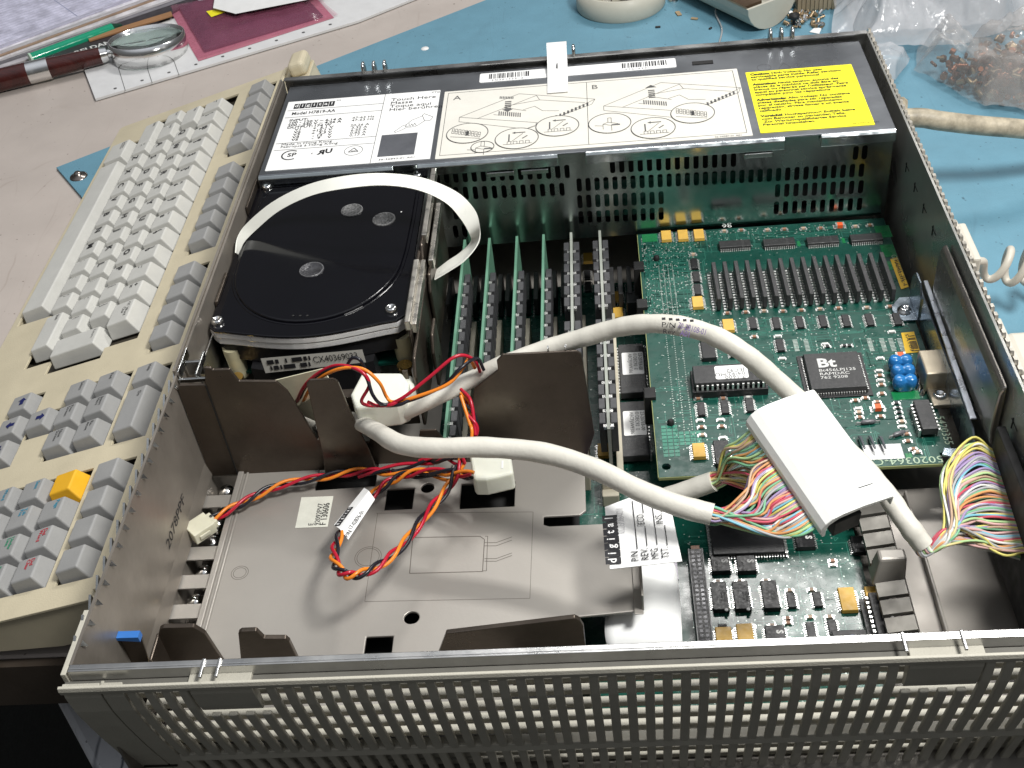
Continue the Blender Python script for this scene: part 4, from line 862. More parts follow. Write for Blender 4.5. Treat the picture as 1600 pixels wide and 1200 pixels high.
# ================================================================== thick data cable with its hood and coloured wires
dc = empty('data_cable', G(1230, 700, .06), 'thick ivory data cable looping over the boards, with white hood and coloured wire fans', 'cable')
def wob(pts, r, amp=.04):
    P = spline(pts, 10); n = len(P); return P, [r*(1+amp*math.sin(i*.55)+amp*.6*math.sin(i*1.27+1)) for i in range(n)]
def px3(*q): return [G(x, y, z) for x, y, z in q]
CRAD = .0046
# jacket 1: from behind the tab, over the shelf, ends left of the fan
P, rr = wob(px3((500, 668, .066), (545, 655, .072), (585, 672, .082), (625, 694, .089), (680, 700, .092), (760, 699, .094), (850, 708, .095), (930, 733, .096), (1000, 767, .096), (1060, 790, .095), (1113, 804, .093)), CRAD, .018)
rr = [r*(.80+.2*min(1, max(0, (p.x-.075)/.03))) for r, p in zip(rr, P)]
MB().tube(P, rr, 20).build('cable_jacket', cable, dc); END1 = P[-1]; D1 = (P[-1]-P[-3]).normalized()
# jacket 2: short stub that ends above it
P, rr = wob(px3((985, 800, .060), (1020, 785, .064), (1070, 768, .071), (1115, 752, .078)), CRAD*.98, .015)
MB().tube(P, rr, 20).build('cable_jacket', cable, dc); END2 = P[-1]; D2 = (P[-1]-P[-3]).normalized()
# jacket 3: the long arch to the right
P, rr = wob(px3((478, 660, .064), (530, 658, .066), (600, 655, .072), (668, 628, .085), (730, 596, .090), (790, 568, .100), (860, 543, .106), (920, 525, .1135), (975, 510, .121), (1035, 506, .127), (1095, 517, .128), (1150, 543, .127), (1200, 582, .115), (1250, 628, .102), (1300, 680, .094), (1345, 725, .088), (1385, 772, .084), (1415, 815, .080), (1443, 853, .072)), CRAD*.95, .03)
rr = [r*(.84+.16*min(1, max(0, (p.x-.10)/.05))) for r, p in zip(rr, P)]
MB().tube(P, rr, 20).build('cable_jacket', cable, dc); END3 = P[-1]; D3 = (P[-1]-P[-3]).normalized()
# printed mark on the arch
c1 = mat('faded_violet_ink', (.16, .10, .30), .6)
def along(a, b, lines, sz, m, w_, k=0):
    A, B = G(*a), G(*b); x_ = (B-A).normalized(); n_ = (CC-A); n_ = (n_-x_*n_.dot(x_)).normalized(); return text(lines, A, x_, n_.cross(x_), sz, m, dc, width=w_)
along((1033, 511, .1345), (1060, 513, .1345), 'P/N', .0032, ink, .0058); along((1035, 521, .1345), (1060, 523, .1345), 'Rev', .0028, ink, .0050)
along((1058, 512, .1345), (1130, 531, .1340), '70-28108-01', .0036, c1, .0125); along((1062, 524, .1345), (1100, 532, .1340), 'A01', .0034, c1, .0040)
t_ = MB()
for k in range(5): a = G(1037+k*11, 499+k*.8, .1350); t_.box(a.x-.0008, a.y-.0004, a.z, a.x+.0008, a.y+.0012, a.z+.0001)
t_.build('printed_blocks', ink, dc)
# hood
O = G(1172, 650, .1120); A_ = G(1290, 822, .1010); B_ = G(1252, 586, .1160)
ax = (A_-O); ay = (B_-O); L_ = ax.length; W_ = ay.length; ex = ax.normalized(); ez = ex.cross(ay).normalized(); 
if ez.z < 0: ez = -ez
ey = ez.cross(ex)
if ey.dot(ay) < 0: ey = -ey
HM = Matrix((ex, ey, ez)).transposed().to_4x4(); HM.translation = O
prf = [(-.0005, -.0085), (-.0020, -.0050), (-.0018, -.0020), (.0, .0010), (.003, .0030), (.008, .0036), (W_*.55, .0030), (W_-.001, .0004), (W_, -.0010), (W_-.0004, -.0060), (W_-.0012, -.0060), (W_-.0012, -.0012), (W_*.5, .0010), (.006, .0010), (.0018, -.0010), (.0008, -.0040), (.0009, -.0085)]
prs = prf
hb_ = MB().prism(prs, 0, L_, 'x', M=HM, smooth=False); hd_ = hb_.build('connector_hood', shellw, dc, bevel=.0009, seg=3)
MB().box(.0008, .0040, -.0100, .0016, W_-.004, .0006, M=HM).build('hood_end_cap', shellw, hd_)

MB().box(.0030, .0050, -.0130, L_-.0005, W_*.55, -.0030, M=HM).build('plug_body', dark, hd_, bevel=.0004)
hz = lambda y: .0030-(y-W_*.55)/(W_*.45-.001)*.0026+.00012
MB().add([(L_*.86, W_*.62, hz(W_*.62)), (L_*.867, W_*.62, hz(W_*.62)), (L_*.867, W_*.84, hz(W_*.84)), (L_*.86, W_*.84, hz(W_*.84))], [(0, 1, 2, 3)], M=HM).build('ink_line', ink, hd_)
# coloured wires
cols = [(.62, .56, .16), (.62, .30, .12), (.18, .42, .24), (.20, .46, .56), (.34, .26, .44), (.52, .08, .12), (.66, .66, .62), (.46, .32, .22), (.38, .39, .40), (.40, .58, .28), (.62, .38, .36), (.60, .52, .24)]
wmats = [mat('wire_colour_%d' % i, c, .38, 0, .05) for i, c in enumerate(cols)]
def fan(n, E, D, ends, mids, r=.00056, spread=.0034):
    side = D.cross(V(0, 0, 1)).normalized(); up = side.cross(D)
    for i in range(n):
        a = random.uniform(0, 6.28); q = spread*math.sqrt(random.random()); s0 = E-D*.003+side*math.cos(a)*q+up*math.sin(a)*q
        t = (i+random.random())/n; e, ed = ends(t); md = mids(t, s0, e)
        MB().tube(spline([s0, s0+D*.006]+md+[e, e+ed], 6), r, 6, caps=False).build('wire', random.choice(wmats), dc)
H0 = lambda t, d=0, z=-.0050: HM @ V(L_*(.05+.9*t), d, z)
J = lambda s_: V(random.uniform(-s_, s_), random.uniform(-s_, s_), random.uniform(-s_, s_)*.7)
bow = (ex*0-ey).normalized()
def m1(t, a, e):                                         # lower jacket: sweep low then up to the hood
    mid = a.lerp(e, .5)+V(.004, -.010+.004*t, -.004)*(.4+t*.6)+J(.0018); m2_ = a.lerp(e, .82)+bow*.004+V(.003, -.004, -.002)*t+J(.0012); return [mid, m2_]
def m2(t, a, e):                                         # upper jacket: fans towards the far end of the hood, some cross down
    mid = a.lerp(e, .45)+V(-.002, .002, .004)*(1-t)+V(.004, .002, .0)*t+J(.0016); return [mid, a.lerp(e, .8)+bow*.003+J(.0012)]
hk = lambda t: (H0(t, -.0002), ey*.010)
fan(54, END1, D1, lambda t: hk(.30+.70*t), m1); fan(46, END2, D2, lambda t: hk(t*.95), m2)
# right hand fan to the black edge connector
TOP, BOT = GX(1548, 700, .3690), GX(1600, 865, .3690)
def rend(t): p = TOP.lerp(BOT, t); return (p, V(.004, -.001, 0))
def m3(t, a, e):
    k = 1-t; return [a+V(.012, .002, .002)+J(.0022), a.lerp(e, .55)+V(-.007*k, .002, .007*k+.001)+J(.0018), e+V(-.010, -.001, .0065*k+.001)+J(.0012)]
fan(72, END3, D3, rend, m3)
def m4(t, a, e): return [a+V(.010, -.002, .000)+J(.0012), a.lerp(e, .5)+V(0, .002, .003)+J(.0014)]
fan(12, END3, D3, lambda t: (GX(1600, 868+8*t, .3720)+V(.004, -.002, 0), V(.01, -.004, 0)), m4)
MB().box(.3695, .058, .030, .3735, .128, .084).build('edge_connector', dark, dc, bevel=.0005)
# ================================================================== power cable harness
pc = empty('power_cable', G(720, 700, .05), 'twisted red, black and orange power leads with pale nylon plugs across the shelf', 'power cable')
wr = {'r': mat('red_wire', (.42, .01, .03), .3, 0, .05), 'b': mat('black_wire', (.012, .012, .018), .3, 0, .05), 'o': mat('orange_wire', (.75, .22, .02), .3, 0, .05)}
def twist(pts, cs, turns, rad=.0013, r=.00085, r0=None, r1=None):
    P = spline(px3(*pts), 9); n = len(P); T = [(P[min(i+1, n-1)]-P[max(i-1, 0)]).normalized() for i in range(n)]
    for k, c_ in enumerate(cs):
        Q = []
        for i in range(n):
            s_ = T[i].cross(V(0, 0, 1)).normalized(); u = s_.cross(T[i]); a = 2*math.pi*(turns*i/(n-1)+k/len(cs)); Q.append(P[i]+s_*math.cos(a)*rad*1.2+u*math.sin(a)*rad)
        MB().tube(Q, r, 8).build('wire', wr[c_], pc)
twist([(330, 812, .050), (380, 785, .051), (432, 760, .052), (500, 746, .0525), (560, 737, .054), (610, 738, .056)], 'obr', 3.0)
twist([(610, 738, .056), (660, 742, .057), (710, 746, .060), (738, 742, .064)], 'ob', 1.5)
twist([(560, 742, .054), (620, 731, .056), (668, 722, .060), (700, 712, .066), (735, 708, .072)], 'rb', 1.5)
twist([(738, 742, .070), (700, 738, .066), (650, 738, .060), (610, 752, .056), (575, 780, .056), (548, 808, .060), (530, 838, .068), (522, 870, .075), (532, 893, .079), (553, 899, .080), (590, 885, .078), (628, 853, .073), (665, 805, .068), (700, 762, .066), (722, 720, .070)], 'orb', 8)
twist([(722, 722, .070), (728, 700, .076), (741, 672, .083), (735, 645, .088), (722, 615, .092)], 'rob', 2)
twist([(722, 722, .070), (690, 718, .064), (655, 722, .058)], 'br', 1)
def lead(c_, *q): MB().tube(spline(px3(*q), 8), .00085, 8).build('wire', wr[c_], pc)
lead('r', (475, 665, .062), (462, 640, .072), (478, 600, .098), (520, 572, .112), (560, 578, .114), (577, 600, .108), (565, 628, .098), (590, 634, .094), (625, 624, .100), (670, 590, .108), (712, 557, .114), (740, 562, .108), (752, 585, .095))
lead('b', (478, 665, .062), (466, 638, .072), (484, 596, .099), (530, 574, .113), (568, 584, .112), (583, 618, .104), (600, 632, .098), (640, 626, .098), (690, 604, .102), (720, 575, .110), (745, 560, .108), (756, 578, .1))
lead('o', (472, 663, .062), (468, 645, .070), (488, 602, .098), (525, 578, .112), (565, 576, .114), (592, 597, .108), (604, 620, .099), (615, 628, .098), (650, 620, .100), (700, 600, .104), (725, 572, .108), (733, 560, .108), (742, 575, .1))
lead('b', (540, 575, .112), (550, 560, .117), (562, 562, .117), (570, 575, .112)); lead('r', (575, 628, .100), (590, 634, .096), (612, 632, .098), (630, 622, .099))
lead('b', (590, 628, .1), (602, 634, .096), (625, 632, .098), (640, 624, .099)); lead('r', (720, 608, .094), (735, 625, .093), (741, 660, .086), (743, 680, .082))
lead('o', (720, 618, .094), (727, 640, .090), (735, 665, .085)); lead('r', (655, 720, .058), (675, 712, .062), (700, 706, .068), (728, 703, .076))
def plug(pa, pb, w_, h_, z, name, m, lip_=.0):
    A, B = G(*pa, z), G(*pb, z); d = (B-A); L2_ = d.length; M = frame(A, d, V(-d.y, d.x, 0)); M.translation = A
    return MB().box(0, -w_/2, -h_/2, L2_, w_/2, h_/2, M=M).box(-.0022, -w_*.36, -h_*.36, 0, w_*.36, h_*.36, M=M).box(L2_*.3, w_/2, -h_*.2, L2_*.8, w_/2+.0008, h_*.2, M=M).build(name, m, pc, bevel=.0007)
plug((329, 815), (297, 836), .0105, .0062, .049, 'small_plug', mat('yellowed_nylon', (.66, .64, .50), .4, sss=.2))
q1 = [G(x, y, .064) for x, y in ((733, 706), (798, 709), (803, 742), (760, 752), (740, 752))]
mp = MB().prism([(p.x, p.y) for p in q1], .054, .0655).build('wide_plug', nylon, pc, bevel=.0015, seg=3)
p = G(747, 757, .057); MB().lathe([(.002, 0), (.0022, .008)], 14, M=Matrix.Translation(p+V(0, 0, -.004))).build('plug_peg', nylon, mp); p = G(785, 727, .0657); MB().box(p.x-.0005, p.y-.002, p.z, p.x+.0005, p.y+.003, p.z+.0001).build('plug_slot', white, mp)
q1 = [G(x, y, .088) for x, y in ((548, 618), (566, 584), (628, 584), (640, 600), (636, 625), (620, 632), (555, 640))]
MB().prism([(p.x, p.y) for p in q1], .074, .089).build('wide_plug', nylon, pc, bevel=.0015, seg=3)
q1 = [G(x, y, .078) for x, y in ((622, 588), (645, 586), (648, 605), (640, 620), (625, 622))]
MB().prism([(p.x, p.y) for p in q1], .066, .079).build('plug_block', nylon, pc, bevel=.003, seg=3)
# printed sleeve on the loop
P4 = [G(*q) for q in ((522, 820, .066), (544, 843, .068), (586, 780, .064), (569, 762, .062))]
ls = MB(); mid1, mid2 = P4[0].lerp(P4[1], .5)+V(0, 0, .0018), P4[3].lerp(P4[2], .5)+V(0, 0, .0018)
ls.add([P4[0], mid1, mid2, P4[3], P4[1], P4[2]], [(0, 1, 2, 3), (1, 4, 5, 2)], smooth=False); lo_ = ls.build('printed_sleeve', white, pc)
q = lo_.modifiers.new('thickness', 'SOLIDIFY'); q.thickness = .0003
dx = (mid2-mid1).normalized(); dy = (P4[0]-mid1).normalized()
logo(lo_, P4[0].lerp(mid1, .70)+dx*.0016+V(0, 0, .0004), dx, dy, .00185); text('17-02876-01', mid1.lerp(P4[1], .80)+dx*.005+V(0, 0, .0005), dx, P4[0]-P4[1]+V(0, 0, .002), .0030, ink, lo_, width=.0125); text('P/N', mid1.lerp(P4[1], .92)+dx*.0004+V(0, 0, .0005), dx, P4[0]-P4[1]+V(0, 0, .002), .0030, ink, lo_, width=.0042)
# cream cardboard tongue behind the partition
q1 = [G(*q) for q in ((370, 608, .096), (505, 575, .100), (520, 600, .098), (500, 660, .070), (455, 640, .075))]
tgq = MB().add(q1, [(0, 1, 2, 3, 4)]).build('insulating_card', mat('cream_card', (.55, .52, .38), .5)); q = tgq.modifiers.new('t', 'SOLIDIFY'); q.thickness = .0006
tag(tgq, 'cream insulating card standing behind the brown partition', 'card')
bar = empty('cross_member', (.09, .19, .05), 'brown nickel plated bar with clips in front of the hard disk', 'bracket')
MB().box(.028, .1865, .050, .1060, .1880, .072).build('member_web', nickeldark, bar, bevel=.0004); MB().box(.030, .1840, .0722, .1060, .1900, .0732).build('member_flange', nickeldark, bar, bevel=.0003)
MB().prism([(.1010, .052), (.1050, .052), (.1045, .084), (.1020, .084)], .1880, .1892, 'y').build('member_tongue', nickeldark, bar)

# ================================================================== tag, flat cable
tq = [G(*q, .076) for q in ((945, 792), (953, 889), (1066, 877), (1047, 788), (988, 776))]
tgg = MB().add(tq, [(0, 1, 2, 3, 4)]).build('revision_tag', white); q = tgg.modifiers.new('t', 'SOLIDIFY'); q.thickness = .0003
tag(tgg, 'white printed tag with a checked logo and blank lines tied to the cables', 'tag')
ux_ = (tq[0]-tq[1]).normalized(); uy_ = (tq[1]-tq[2]).normalized(); up_ = ux_.cross(uy_)
up_ = up_ if up_.z > 0 else -up_
def TP(a, b): return tq[1]+(tq[0]-tq[1])*a+(tq[2]-tq[1])*b+up_*.0006
logo(tgg, TP(.05, .165), ux_, uy_, .00370)
def TT(s_, a, b, sz=.0044, w_=None): return text(s_, TP(a, b)+up_*.0001, ux_, uy_, sz, ink, tgg, width=w_)
TT('P/N', .06, .41, w_=.0050); TT('REV.', .06, .55, w_=.0062); TT('MFG.', .06, .69, w_=.0062); TT('TST.', .06, .83, w_=.0058)
TT('ECO', .62, .545, w_=.0058); TT('INS.', .60, .81, w_=.0058)
lm = MB()
for a0, a1, b in ((.25, 1.04, .405), (.28, .60, .545), (.81, 1.10, .545), (.28, 1.07, .685), (.26, .58, .825), (.80, 1.02, .805)): p_, q_ = TP(a0, b), TP(a1, b); n_ = uy_*.00018; lm.quad(p_-n_, q_-n_, q_+n_, p_+n_)
lm.build('ruled_lines', ink, tgg); TT('02878-01', .52, .26, .0045, .014).data.materials[0] = inkgrey if False else mat('ghost_print', (.55, .55, .56), .6)
fr = MB(); pr2 = [((940, 960), .024), ((955, 1004), .020)]
rows = []
for y, z, xa, xb in ((.1120, .030, .2020, .2280), (.0900, .034, .2000, .2290), (.0780, .0345, .1965, .2290), (.0660, .034, .1950, .2285), (.0600, .031, .1955, .2285), (.0565, .025, .198, .2280), (.0560, .020, .202, .2275), (.0600, .0155, .205, .2270), (.07, .0145, .207, .227)):
    rows.append((V(xa, y, z), V((xa+xb)/2, y, z+.001), V(xb, y, z)))
vs = [p for r in rows for p in r]; fr.add(vs, [f_ for i in range(len(rows)-1) for f_ in ((3*i, 3*i+1, 3*i+4, 3*i+3), (3*i+1, 3*i+2, 3*i+5, 3*i+4))], smooth=True)
fo = fr.build('flat_ribbon_cable', mat('white_film_cable', (.84, .85, .84), .4, 0, .04)); q = fo.modifiers.new('s', 'SUBSURF'); q.levels = 2; q.render_levels = 2; q = fo.modifiers.new('t', 'SOLIDIFY'); q.thickness = .0004
tag(fo, 'wide white flat film cable folding down beside the shelf edge', 'ribbon cable')
q = G(1022, 1016, .03); bcn = MB().box(q.x-.006, q.y-.002, ZM, q.x+.004, q.y+.004, .028).build('blue_socket', blueflat); tag(bcn, 'small blue socket under the end of the white film cable', 'socket')

# ================================================================== keyboard
KU = .01905
kb = bpy.data.objects.new('keyboard', None); S.collection.objects.link(kb)
uu = V(.0002, -1, 0); vv = V(.9661, .0002, .2583); ww = uu.cross(vv)
KM = Matrix((uu, vv, ww)).transposed().to_4x4(); KM.translation = V(-.1456, .4688, .0234); kb.matrix_world = KM
tag(kb, 'aged beige computer keyboard with pale and grey keys standing left of the computer', 'keyboard')
U = lambda u, v: (u*KU, v*KU)
def well(*pts): return [U(*p) for p in pts]
wells = [well((-5.35, -.98), (-5.35, -1.9), (-3.62, -1.9), (7.30, -1.9), (7.30, -.98), (-5.35, -.98)),]
WZ = -.0058
whole = [well((-6.45, -.55), (-5.3, -.55), (-5.3, -1.95), (6.5, -1.95), (6.5, -.55), (9.3, -.55), (9.3, .5), (9.95, .5), (9.95, 2.55), (9.45, 2.55), (9.45, 3.75), (-6.45, 3.75)),
    well((-6.35, 4.45), (-.95, 4.45), (-.95, 5.55), (-6.35, 5.55)), well((.05, 4.45), (5.35, 4.45), (5.35, 5.55), (.05, 5.55)), well((6.2, 4.45), (10.45, 4.45), (10.45, 5.55), (6.2, 5.55)),
    well((11.3, 4.45), (14.45, 4.45), (14.45, 5.55), (11.3, 5.55)), well((15.25, 4.45), (19.45, 4.45), (19.45, 5.55), (15.25, 5.55)),
    well((11.15, 2.05), (14.35, 2.05), (14.35, 4.15), (11.15, 4.15)), well((11.98, .92), (13.1, .92), (13.1, 1.97), (11.98, 1.97)), well((10.9, -.15), (14.15, -.15), (14.15, .90), (10.9, .90)),
    well((15.25, -1.0), (19.4, -1.0), (19.4, 4.15), (15.25, 4.15))]
casetop = plate('case_top', rrect(-7.25*KU, -2.22*KU, 20.2*KU, 7.1*KU, .004, 4), whole, .0016, Matrix.Translation((0, 0, WZ)), beige, kb, bevel=.0006, local=True)
ksd = MB().prism([(-2.7*KU, WZ-.001), (7.05*KU, WZ-.001), (7.05*KU, -.030), (4*KU, -.032), (-2.2*KU, -.0095), (-2.7*KU, -.0085)], -7.2*KU, 20.15*KU, 'x'); 
shell_ = MB().box(-7.15*KU, -2.17*KU, WZ-.0075, 20.1*KU, -2.02*KU, WZ-.001).box(-7.15*KU, 6.8*KU, WZ-.022, 20.1*KU, 7.03*KU, WZ-.001)
for a, b in ((-7.2, -7.08), (20.03, 20.15)): shell_.prism([(-2.17*KU, WZ-.001), (7.03*KU, WZ-.001), (7.03*KU, -.030), (4*KU, -.032), (-1.9*KU, -.0105), (-2.17*KU, -.0095)], a*KU, b*KU, 'x')
shell_.build('case_shell', beige, kb, local=True)
MB().prism([(-2.0*KU, -.0085-.003), (6.9*KU, -.0085-.0035), (6.9*KU, -.029), (4*KU, -.031), (-1.8*KU, -.013)], -7.05*KU, 20.0*KU, 'x').build('well_floor', mat('dark_well', (.07, .06, .045), .6), kb, local=True)
MB().box(-7.1*KU, 5.80*KU, WZ+.0008, 20*KU, 5.95*KU, WZ+.0030).box(-7.1*KU, 6.15*KU, WZ+.0008, 20*KU, 6.25*KU, WZ+.0022).build('label_rails', beige, kb, bevel=.0005, local=True)
MB().box(-7.2*KU, 6.3*KU, WZ+.0004, -5.9*KU, 7.05*KU, WZ+.012).build('cord_hump', beige, kb, bevel=.004, seg=4, local=True)
def key(u, v, wu=1, wv=1, m=keyw, leg=None, lc=None, tall=0, kind='key', sz=.0042, off=None, skew=.0012, bold=0, wide=1):
    cx, cy = U(u, v); hx, hy = wu*KU/2-.0004, wv*KU/2-.0004; zt = tall; zb = -.0098
    mb = MB(); ix = .0021; 
    tx0, tx1, ty0, ty1 = cx-hx+ix, cx+hx-ix, cy-hy+.0012, cy+hy-.0042
    vs = [(cx-hx, cy-hy, zb), (cx+hx, cy-hy, zb), (cx+hx, cy+hy, zb), (cx-hx, cy+hy, zb), (tx0, ty0, zt-.0010), (tx1, ty0, zt-.0010), (tx1, ty1, zt), (tx0, ty1, zt)]
    mb.add(vs, [(3, 2, 1, 0), (4, 5, 6, 7), (0, 1, 5, 4), (1, 2, 6, 5), (2, 3, 7, 6), (3, 0, 4, 7)])
    o = mb.build(kind, m, kb, bevel=.0009, seg=3, local=True)
    if leg is not None:
        s_ = (ty1-ty0); nl = leg.count('\n')
        text(leg, (tx0+.0016, ty1-sz*.95-.0012, zt-.0001), (1, 0, 0), (0, 1, .0010/s_), sz, lc or ink, o, local=True, lh=.8, bold=bold, wide=wide)
    return o
LT = dict(sz=.0072, bold=.00012)
# centres of the rows: measured against the drawn letters
for k, lg in enumerate(['~\n`', '!\n1', '@\n2', '#\n3', '$\n4', '%\n5', '^\n6', '&\n7', '*\n8', '(\n9', ')\n0', '_\n-', '+\n=']): key(-5.45+k*1.035, 3.0, leg=lg, sz=.0050, tall=.0012, wv=1.12, bold=.0001)
key(-5.45+13*1.035+.15, 3.0, 1.35, leg='<X  Word\n     Char', sz=.0032, tall=.0012, wv=1.12)
key(-5.30, 1.98, 1.45, leg='Tab', sz=.0034, tall=.0006)
for k, lg in enumerate('QWERTYUIOP'): key(-3.78+k*1.03, 1.98, leg=lg, tall=.0005, **LT)
key(-3.78+10*1.03, 1.98, leg='{\n[', sz=.0038); key(-3.78+11*1.03, 1.98, leg='}\n]', sz=.0038)
key(-5.85, .99, .95, leg='Ctrl', sz=.003); key(-4.72, .99, 1.2, leg='Lock', sz=.003)
for k, lg in enumerate('ASDFGHJKL'): key(-3.45+k*1.025, .99, leg=lg, **LT)
key(-3.45+9*1.025, .99, leg=':\n;', sz=.0038); key(-3.45+10*1.025, .99, leg='"\n\'', sz=.0038); key(-3.45+11*1.025, .99, leg='|\n\\', sz=.0038)
key(8.95, 1.50, 1.1, 2.0, leg='Return', sz=.003)
key(-5.10, 0, 1.9, leg='Shift', sz=.0032); key(-3.95+.02, 0, .9, leg='>\n<', sz=.0036)
for k, lg in enumerate('ZXCVBNM'): key(-2.95+k*1.01, 0, leg=lg, **LT)
key(4.15, 0, leg=',\n,', sz=.0036); key(5.17, 0, leg='.\n.', sz=.0036); key(6.19, 0, leg='?\n/', sz=.0036); key(7.80, 0, 2.0, leg='Shift', sz=.0032)
key(-4.42, -1.28, 1.6, 1.2, leg='Compose\nCharacter', sz=.0026); key(1.35, -1.28, 9.75, 1.2, kind='space_bar')
for a, b, n in ((-5.72, 1.06, 5), (.62, 1.05, 5), (6.82, 1.04, 4), (15.88, 1.02, 4)):
    for k in range(n): key(a+k*b, 5.0, m=keyg, kind='function_key', tall=.0016)
key(11.88, 5.0, m=keyg, leg='Help', sz=.0030, tall=.0016, kind='function_key'); key(13.42, 5.0, 2.0, m=keyg, leg='   Do', sz=.0032, tall=.0016, kind='function_key')
for u, v, lg in ((11.70, 3.60, 'Find'), (12.74, 3.60, 'Insert\nHere'), (13.78, 3.60, 'Re-\nmove'), (11.70, 2.56, 'Select'), (12.74, 2.56, 'Prev\nScreen'), (13.78, 2.56, 'Next\nScreen')): key(u, v, m=keyg, leg=lg, sz=.0030, tall=.0008, kind='editing_key')
for u, v, a in ((12.52, 1.45, 90), (11.45, .38, 180), (12.50, .38, 270), (13.55, .38, 0)):
    o = key(u, v, m=keyg, kind='arrow_key'); cx, cy = U(u, v); M = Matrix.Translation((cx, cy+.001, -.0001)) @ rot(math.radians(a))
    MB().add([(.0032, 0, 0), (.0004, .0028, .0002), (.0004, .0013, .0001), (-.0028, .0013, 0), (-.0028, -.0013, 0), (.0004, -.0013, 0), (.0004, -.0028, 0)], [(0, 1, 2, 3, 4, 5, 6)], M=M).build('arrow_mark', mat('navy_ink', (.01, .015, .10), .5), o, local=True)
cyan = mat('cyan_ink', (.03, .28, .42), .5); redi = mat('red_ink', (.50, .03, .05), .5); gri = mat('green_ink', (.03, .30, .16), .5)
pad = [['', 'Page', 'Del\nWord', 'Del\nChar'], ['Sent', 'Tab\nPos', 'Under\nLine', 'Del'], ['Word', 'Bold', 'Cut', 'Sub'], ['Para', 'Line', 'Undo', 'Para'], ['Copy', 'Top', 'Paste', '']]
for j, row in enumerate(pad):
    for i, lg in enumerate(row):
        c_ = cyan if (j, i) in ((0, 1), (1, 0), (1, 1), (2, 0)) else (redi if i in (2, 3) and j != 1 else gri)
        key(15.85+i*1.01, 3.62-j*1.03, m=keyy if (i == 0 and j == 0) else keyg, leg=lg or None, lc=c_, sz=.0032, tall=.001, kind='keypad_key', bold=.00005)

# ================================================================== things on the bench
# ------ magnifying glass
lc_ = G(231, 68, .012); mg = empty('magnifying_glass', (lc_.x, lc_.y, .004), 'round magnifying glass with chrome rim and dark red wooden handle', 'magnifying glass')
RM = Matrix.Translation(lc_) @ Matrix.Rotation(math.radians(-6), 4, 'X'); R_ = .0345
MB().lathe([(R_-.0016, -.011), (R_, -.011), (R_+.0004, 0), (R_, .0065), (R_-.0016, .0065), (R_-.0016, -.011)], 56, M=RM, close=False).build('rim', chrome, mg)
MB().lathe([(R_-.0017, .0040), (R_-.0050, .0048), (R_*.6, .0062), (.0001, .0075)], 56, M=RM, close=False).lathe([(.0001, -.0045), (R_*.6, -.0035), (R_-.0017, -.001)], 56, M=RM, close=False).build('lens', mat('lens_glass', (.85, .95, .92), .02, 0, 0, trans=1, rvar=.01, ior=1.35), mg)
h0, h1 = G(168, 84, .012), G(-40, 135, .010); hd2 = h1-h0
red = mat('rosewood_handle', (.055, .009, .007), .22, 0, .4, 60, coat=.4, stretch=(1, 6, 1))
def seg(a, b, r0_, r1_, m, nm): MB().tube(spline([h0+hd2*a, h0+hd2*(a+b)/2, h0+hd2*b], 4), [r0_+(r1_-r0_)*k/8 for k in range(9)], 20).build(nm, m, mg)
MB().tube([lc_+(h0-lc_).normalized()*(R_-.001), h0], .0040, 16).build('ferrule', chrome, mg)
seg(0, .05, .0062, .0072, chrome, 'ferrule'); seg(.05, .44, .0075, .0088, red, 'handle'); seg(.44, .60, .0098, .0098, chrome, 'ferrule'); seg(.60, 1.3, .0098, .0105, red, 'handle')
# ------ papers
def slab(name, pxs, z0, z1_, m, label, cat, bevel=.0002):
    return tag(MB().prism([tuple(G(x, y, z0)[:2]) for x, y in pxs], z0, z1_).build(name, m, bevel=bevel), label, cat)
stack = [((106, 330), .001, .0035, 'grey', (.44, .42, .44)), ((97, 288), .0036, .0060, 'dark', (.20, .19, .21)), ((92, 262), .0061, .0085, 'white', (.66, .64, .66)), ((86, 236), .0086, .0105, 'brown', (.40, .28, .20)), ((79, 218), .0106, .0140, 'pale', (.66, .64, .68)), ((70, 190), .0141, .0175, 'lilac', (.60, .59, .72))]
labs = ['lowest grey magazine of the paper pile at the upper left', 'dark booklet just above the lowest magazine of the pile', 'white booklet in the middle of the paper pile', 'rust brown folder in the upper half of the paper pile', 'pale booklet just below the top pad of the pile', 'lilac ruled pad on top of the paper pile']
pgm = lambda i, c: mat('page_edges_%d' % i, c, .55, 0, .35, 60, .2, 300, stretch=(1, 1, 40))
for i, ((ya_, xb_), z0, z1_, nm, c_) in enumerate(stack):
    A, B = G(-140, ya_+140*ya_/xb_, z1_), G(xb_, 0, z1_); d = (B-A).normalized(); n_ = V(-d.y, d.x, 0); B2 = B+d*.12
    o = MB().prism([tuple(p[:2]) for p in (A, B2, B2+n_*.22, A+n_*.22)], z0, z1_).build('paper_booklet' if i < 5 else 'ruled_pad', pgm(i, c_), bevel=.0003)
    tag(o, labs[i], 'booklet' if i < 5 else 'paper pad', 'papers piled at the upper left')
    if i == 5:
        rl = MB()
        for k in range(26): s0 = A+n_*(.006+k*.006); rl.quad(s0+V(0, 0, .0001), s0+d*.4+V(0, 0, .0001), s0+d*.4+n_*.00035+V(0, 0, .0001), s0+n_*.00035+V(0, 0, .0001))
        for t in (.16, .215, .30): s0 = A+d*t; rl.quad(s0+V(0, 0, .00015), s0+d*.0008+V(0, 0, .00015), s0+d*.0008+n_*.2+V(0, 0, .00015), s0+n_*.2+V(0, 0, .00015))
        rl.build('ruled_lines', mat('blue_grey_rule', (.30, .32, .46), .6), o)
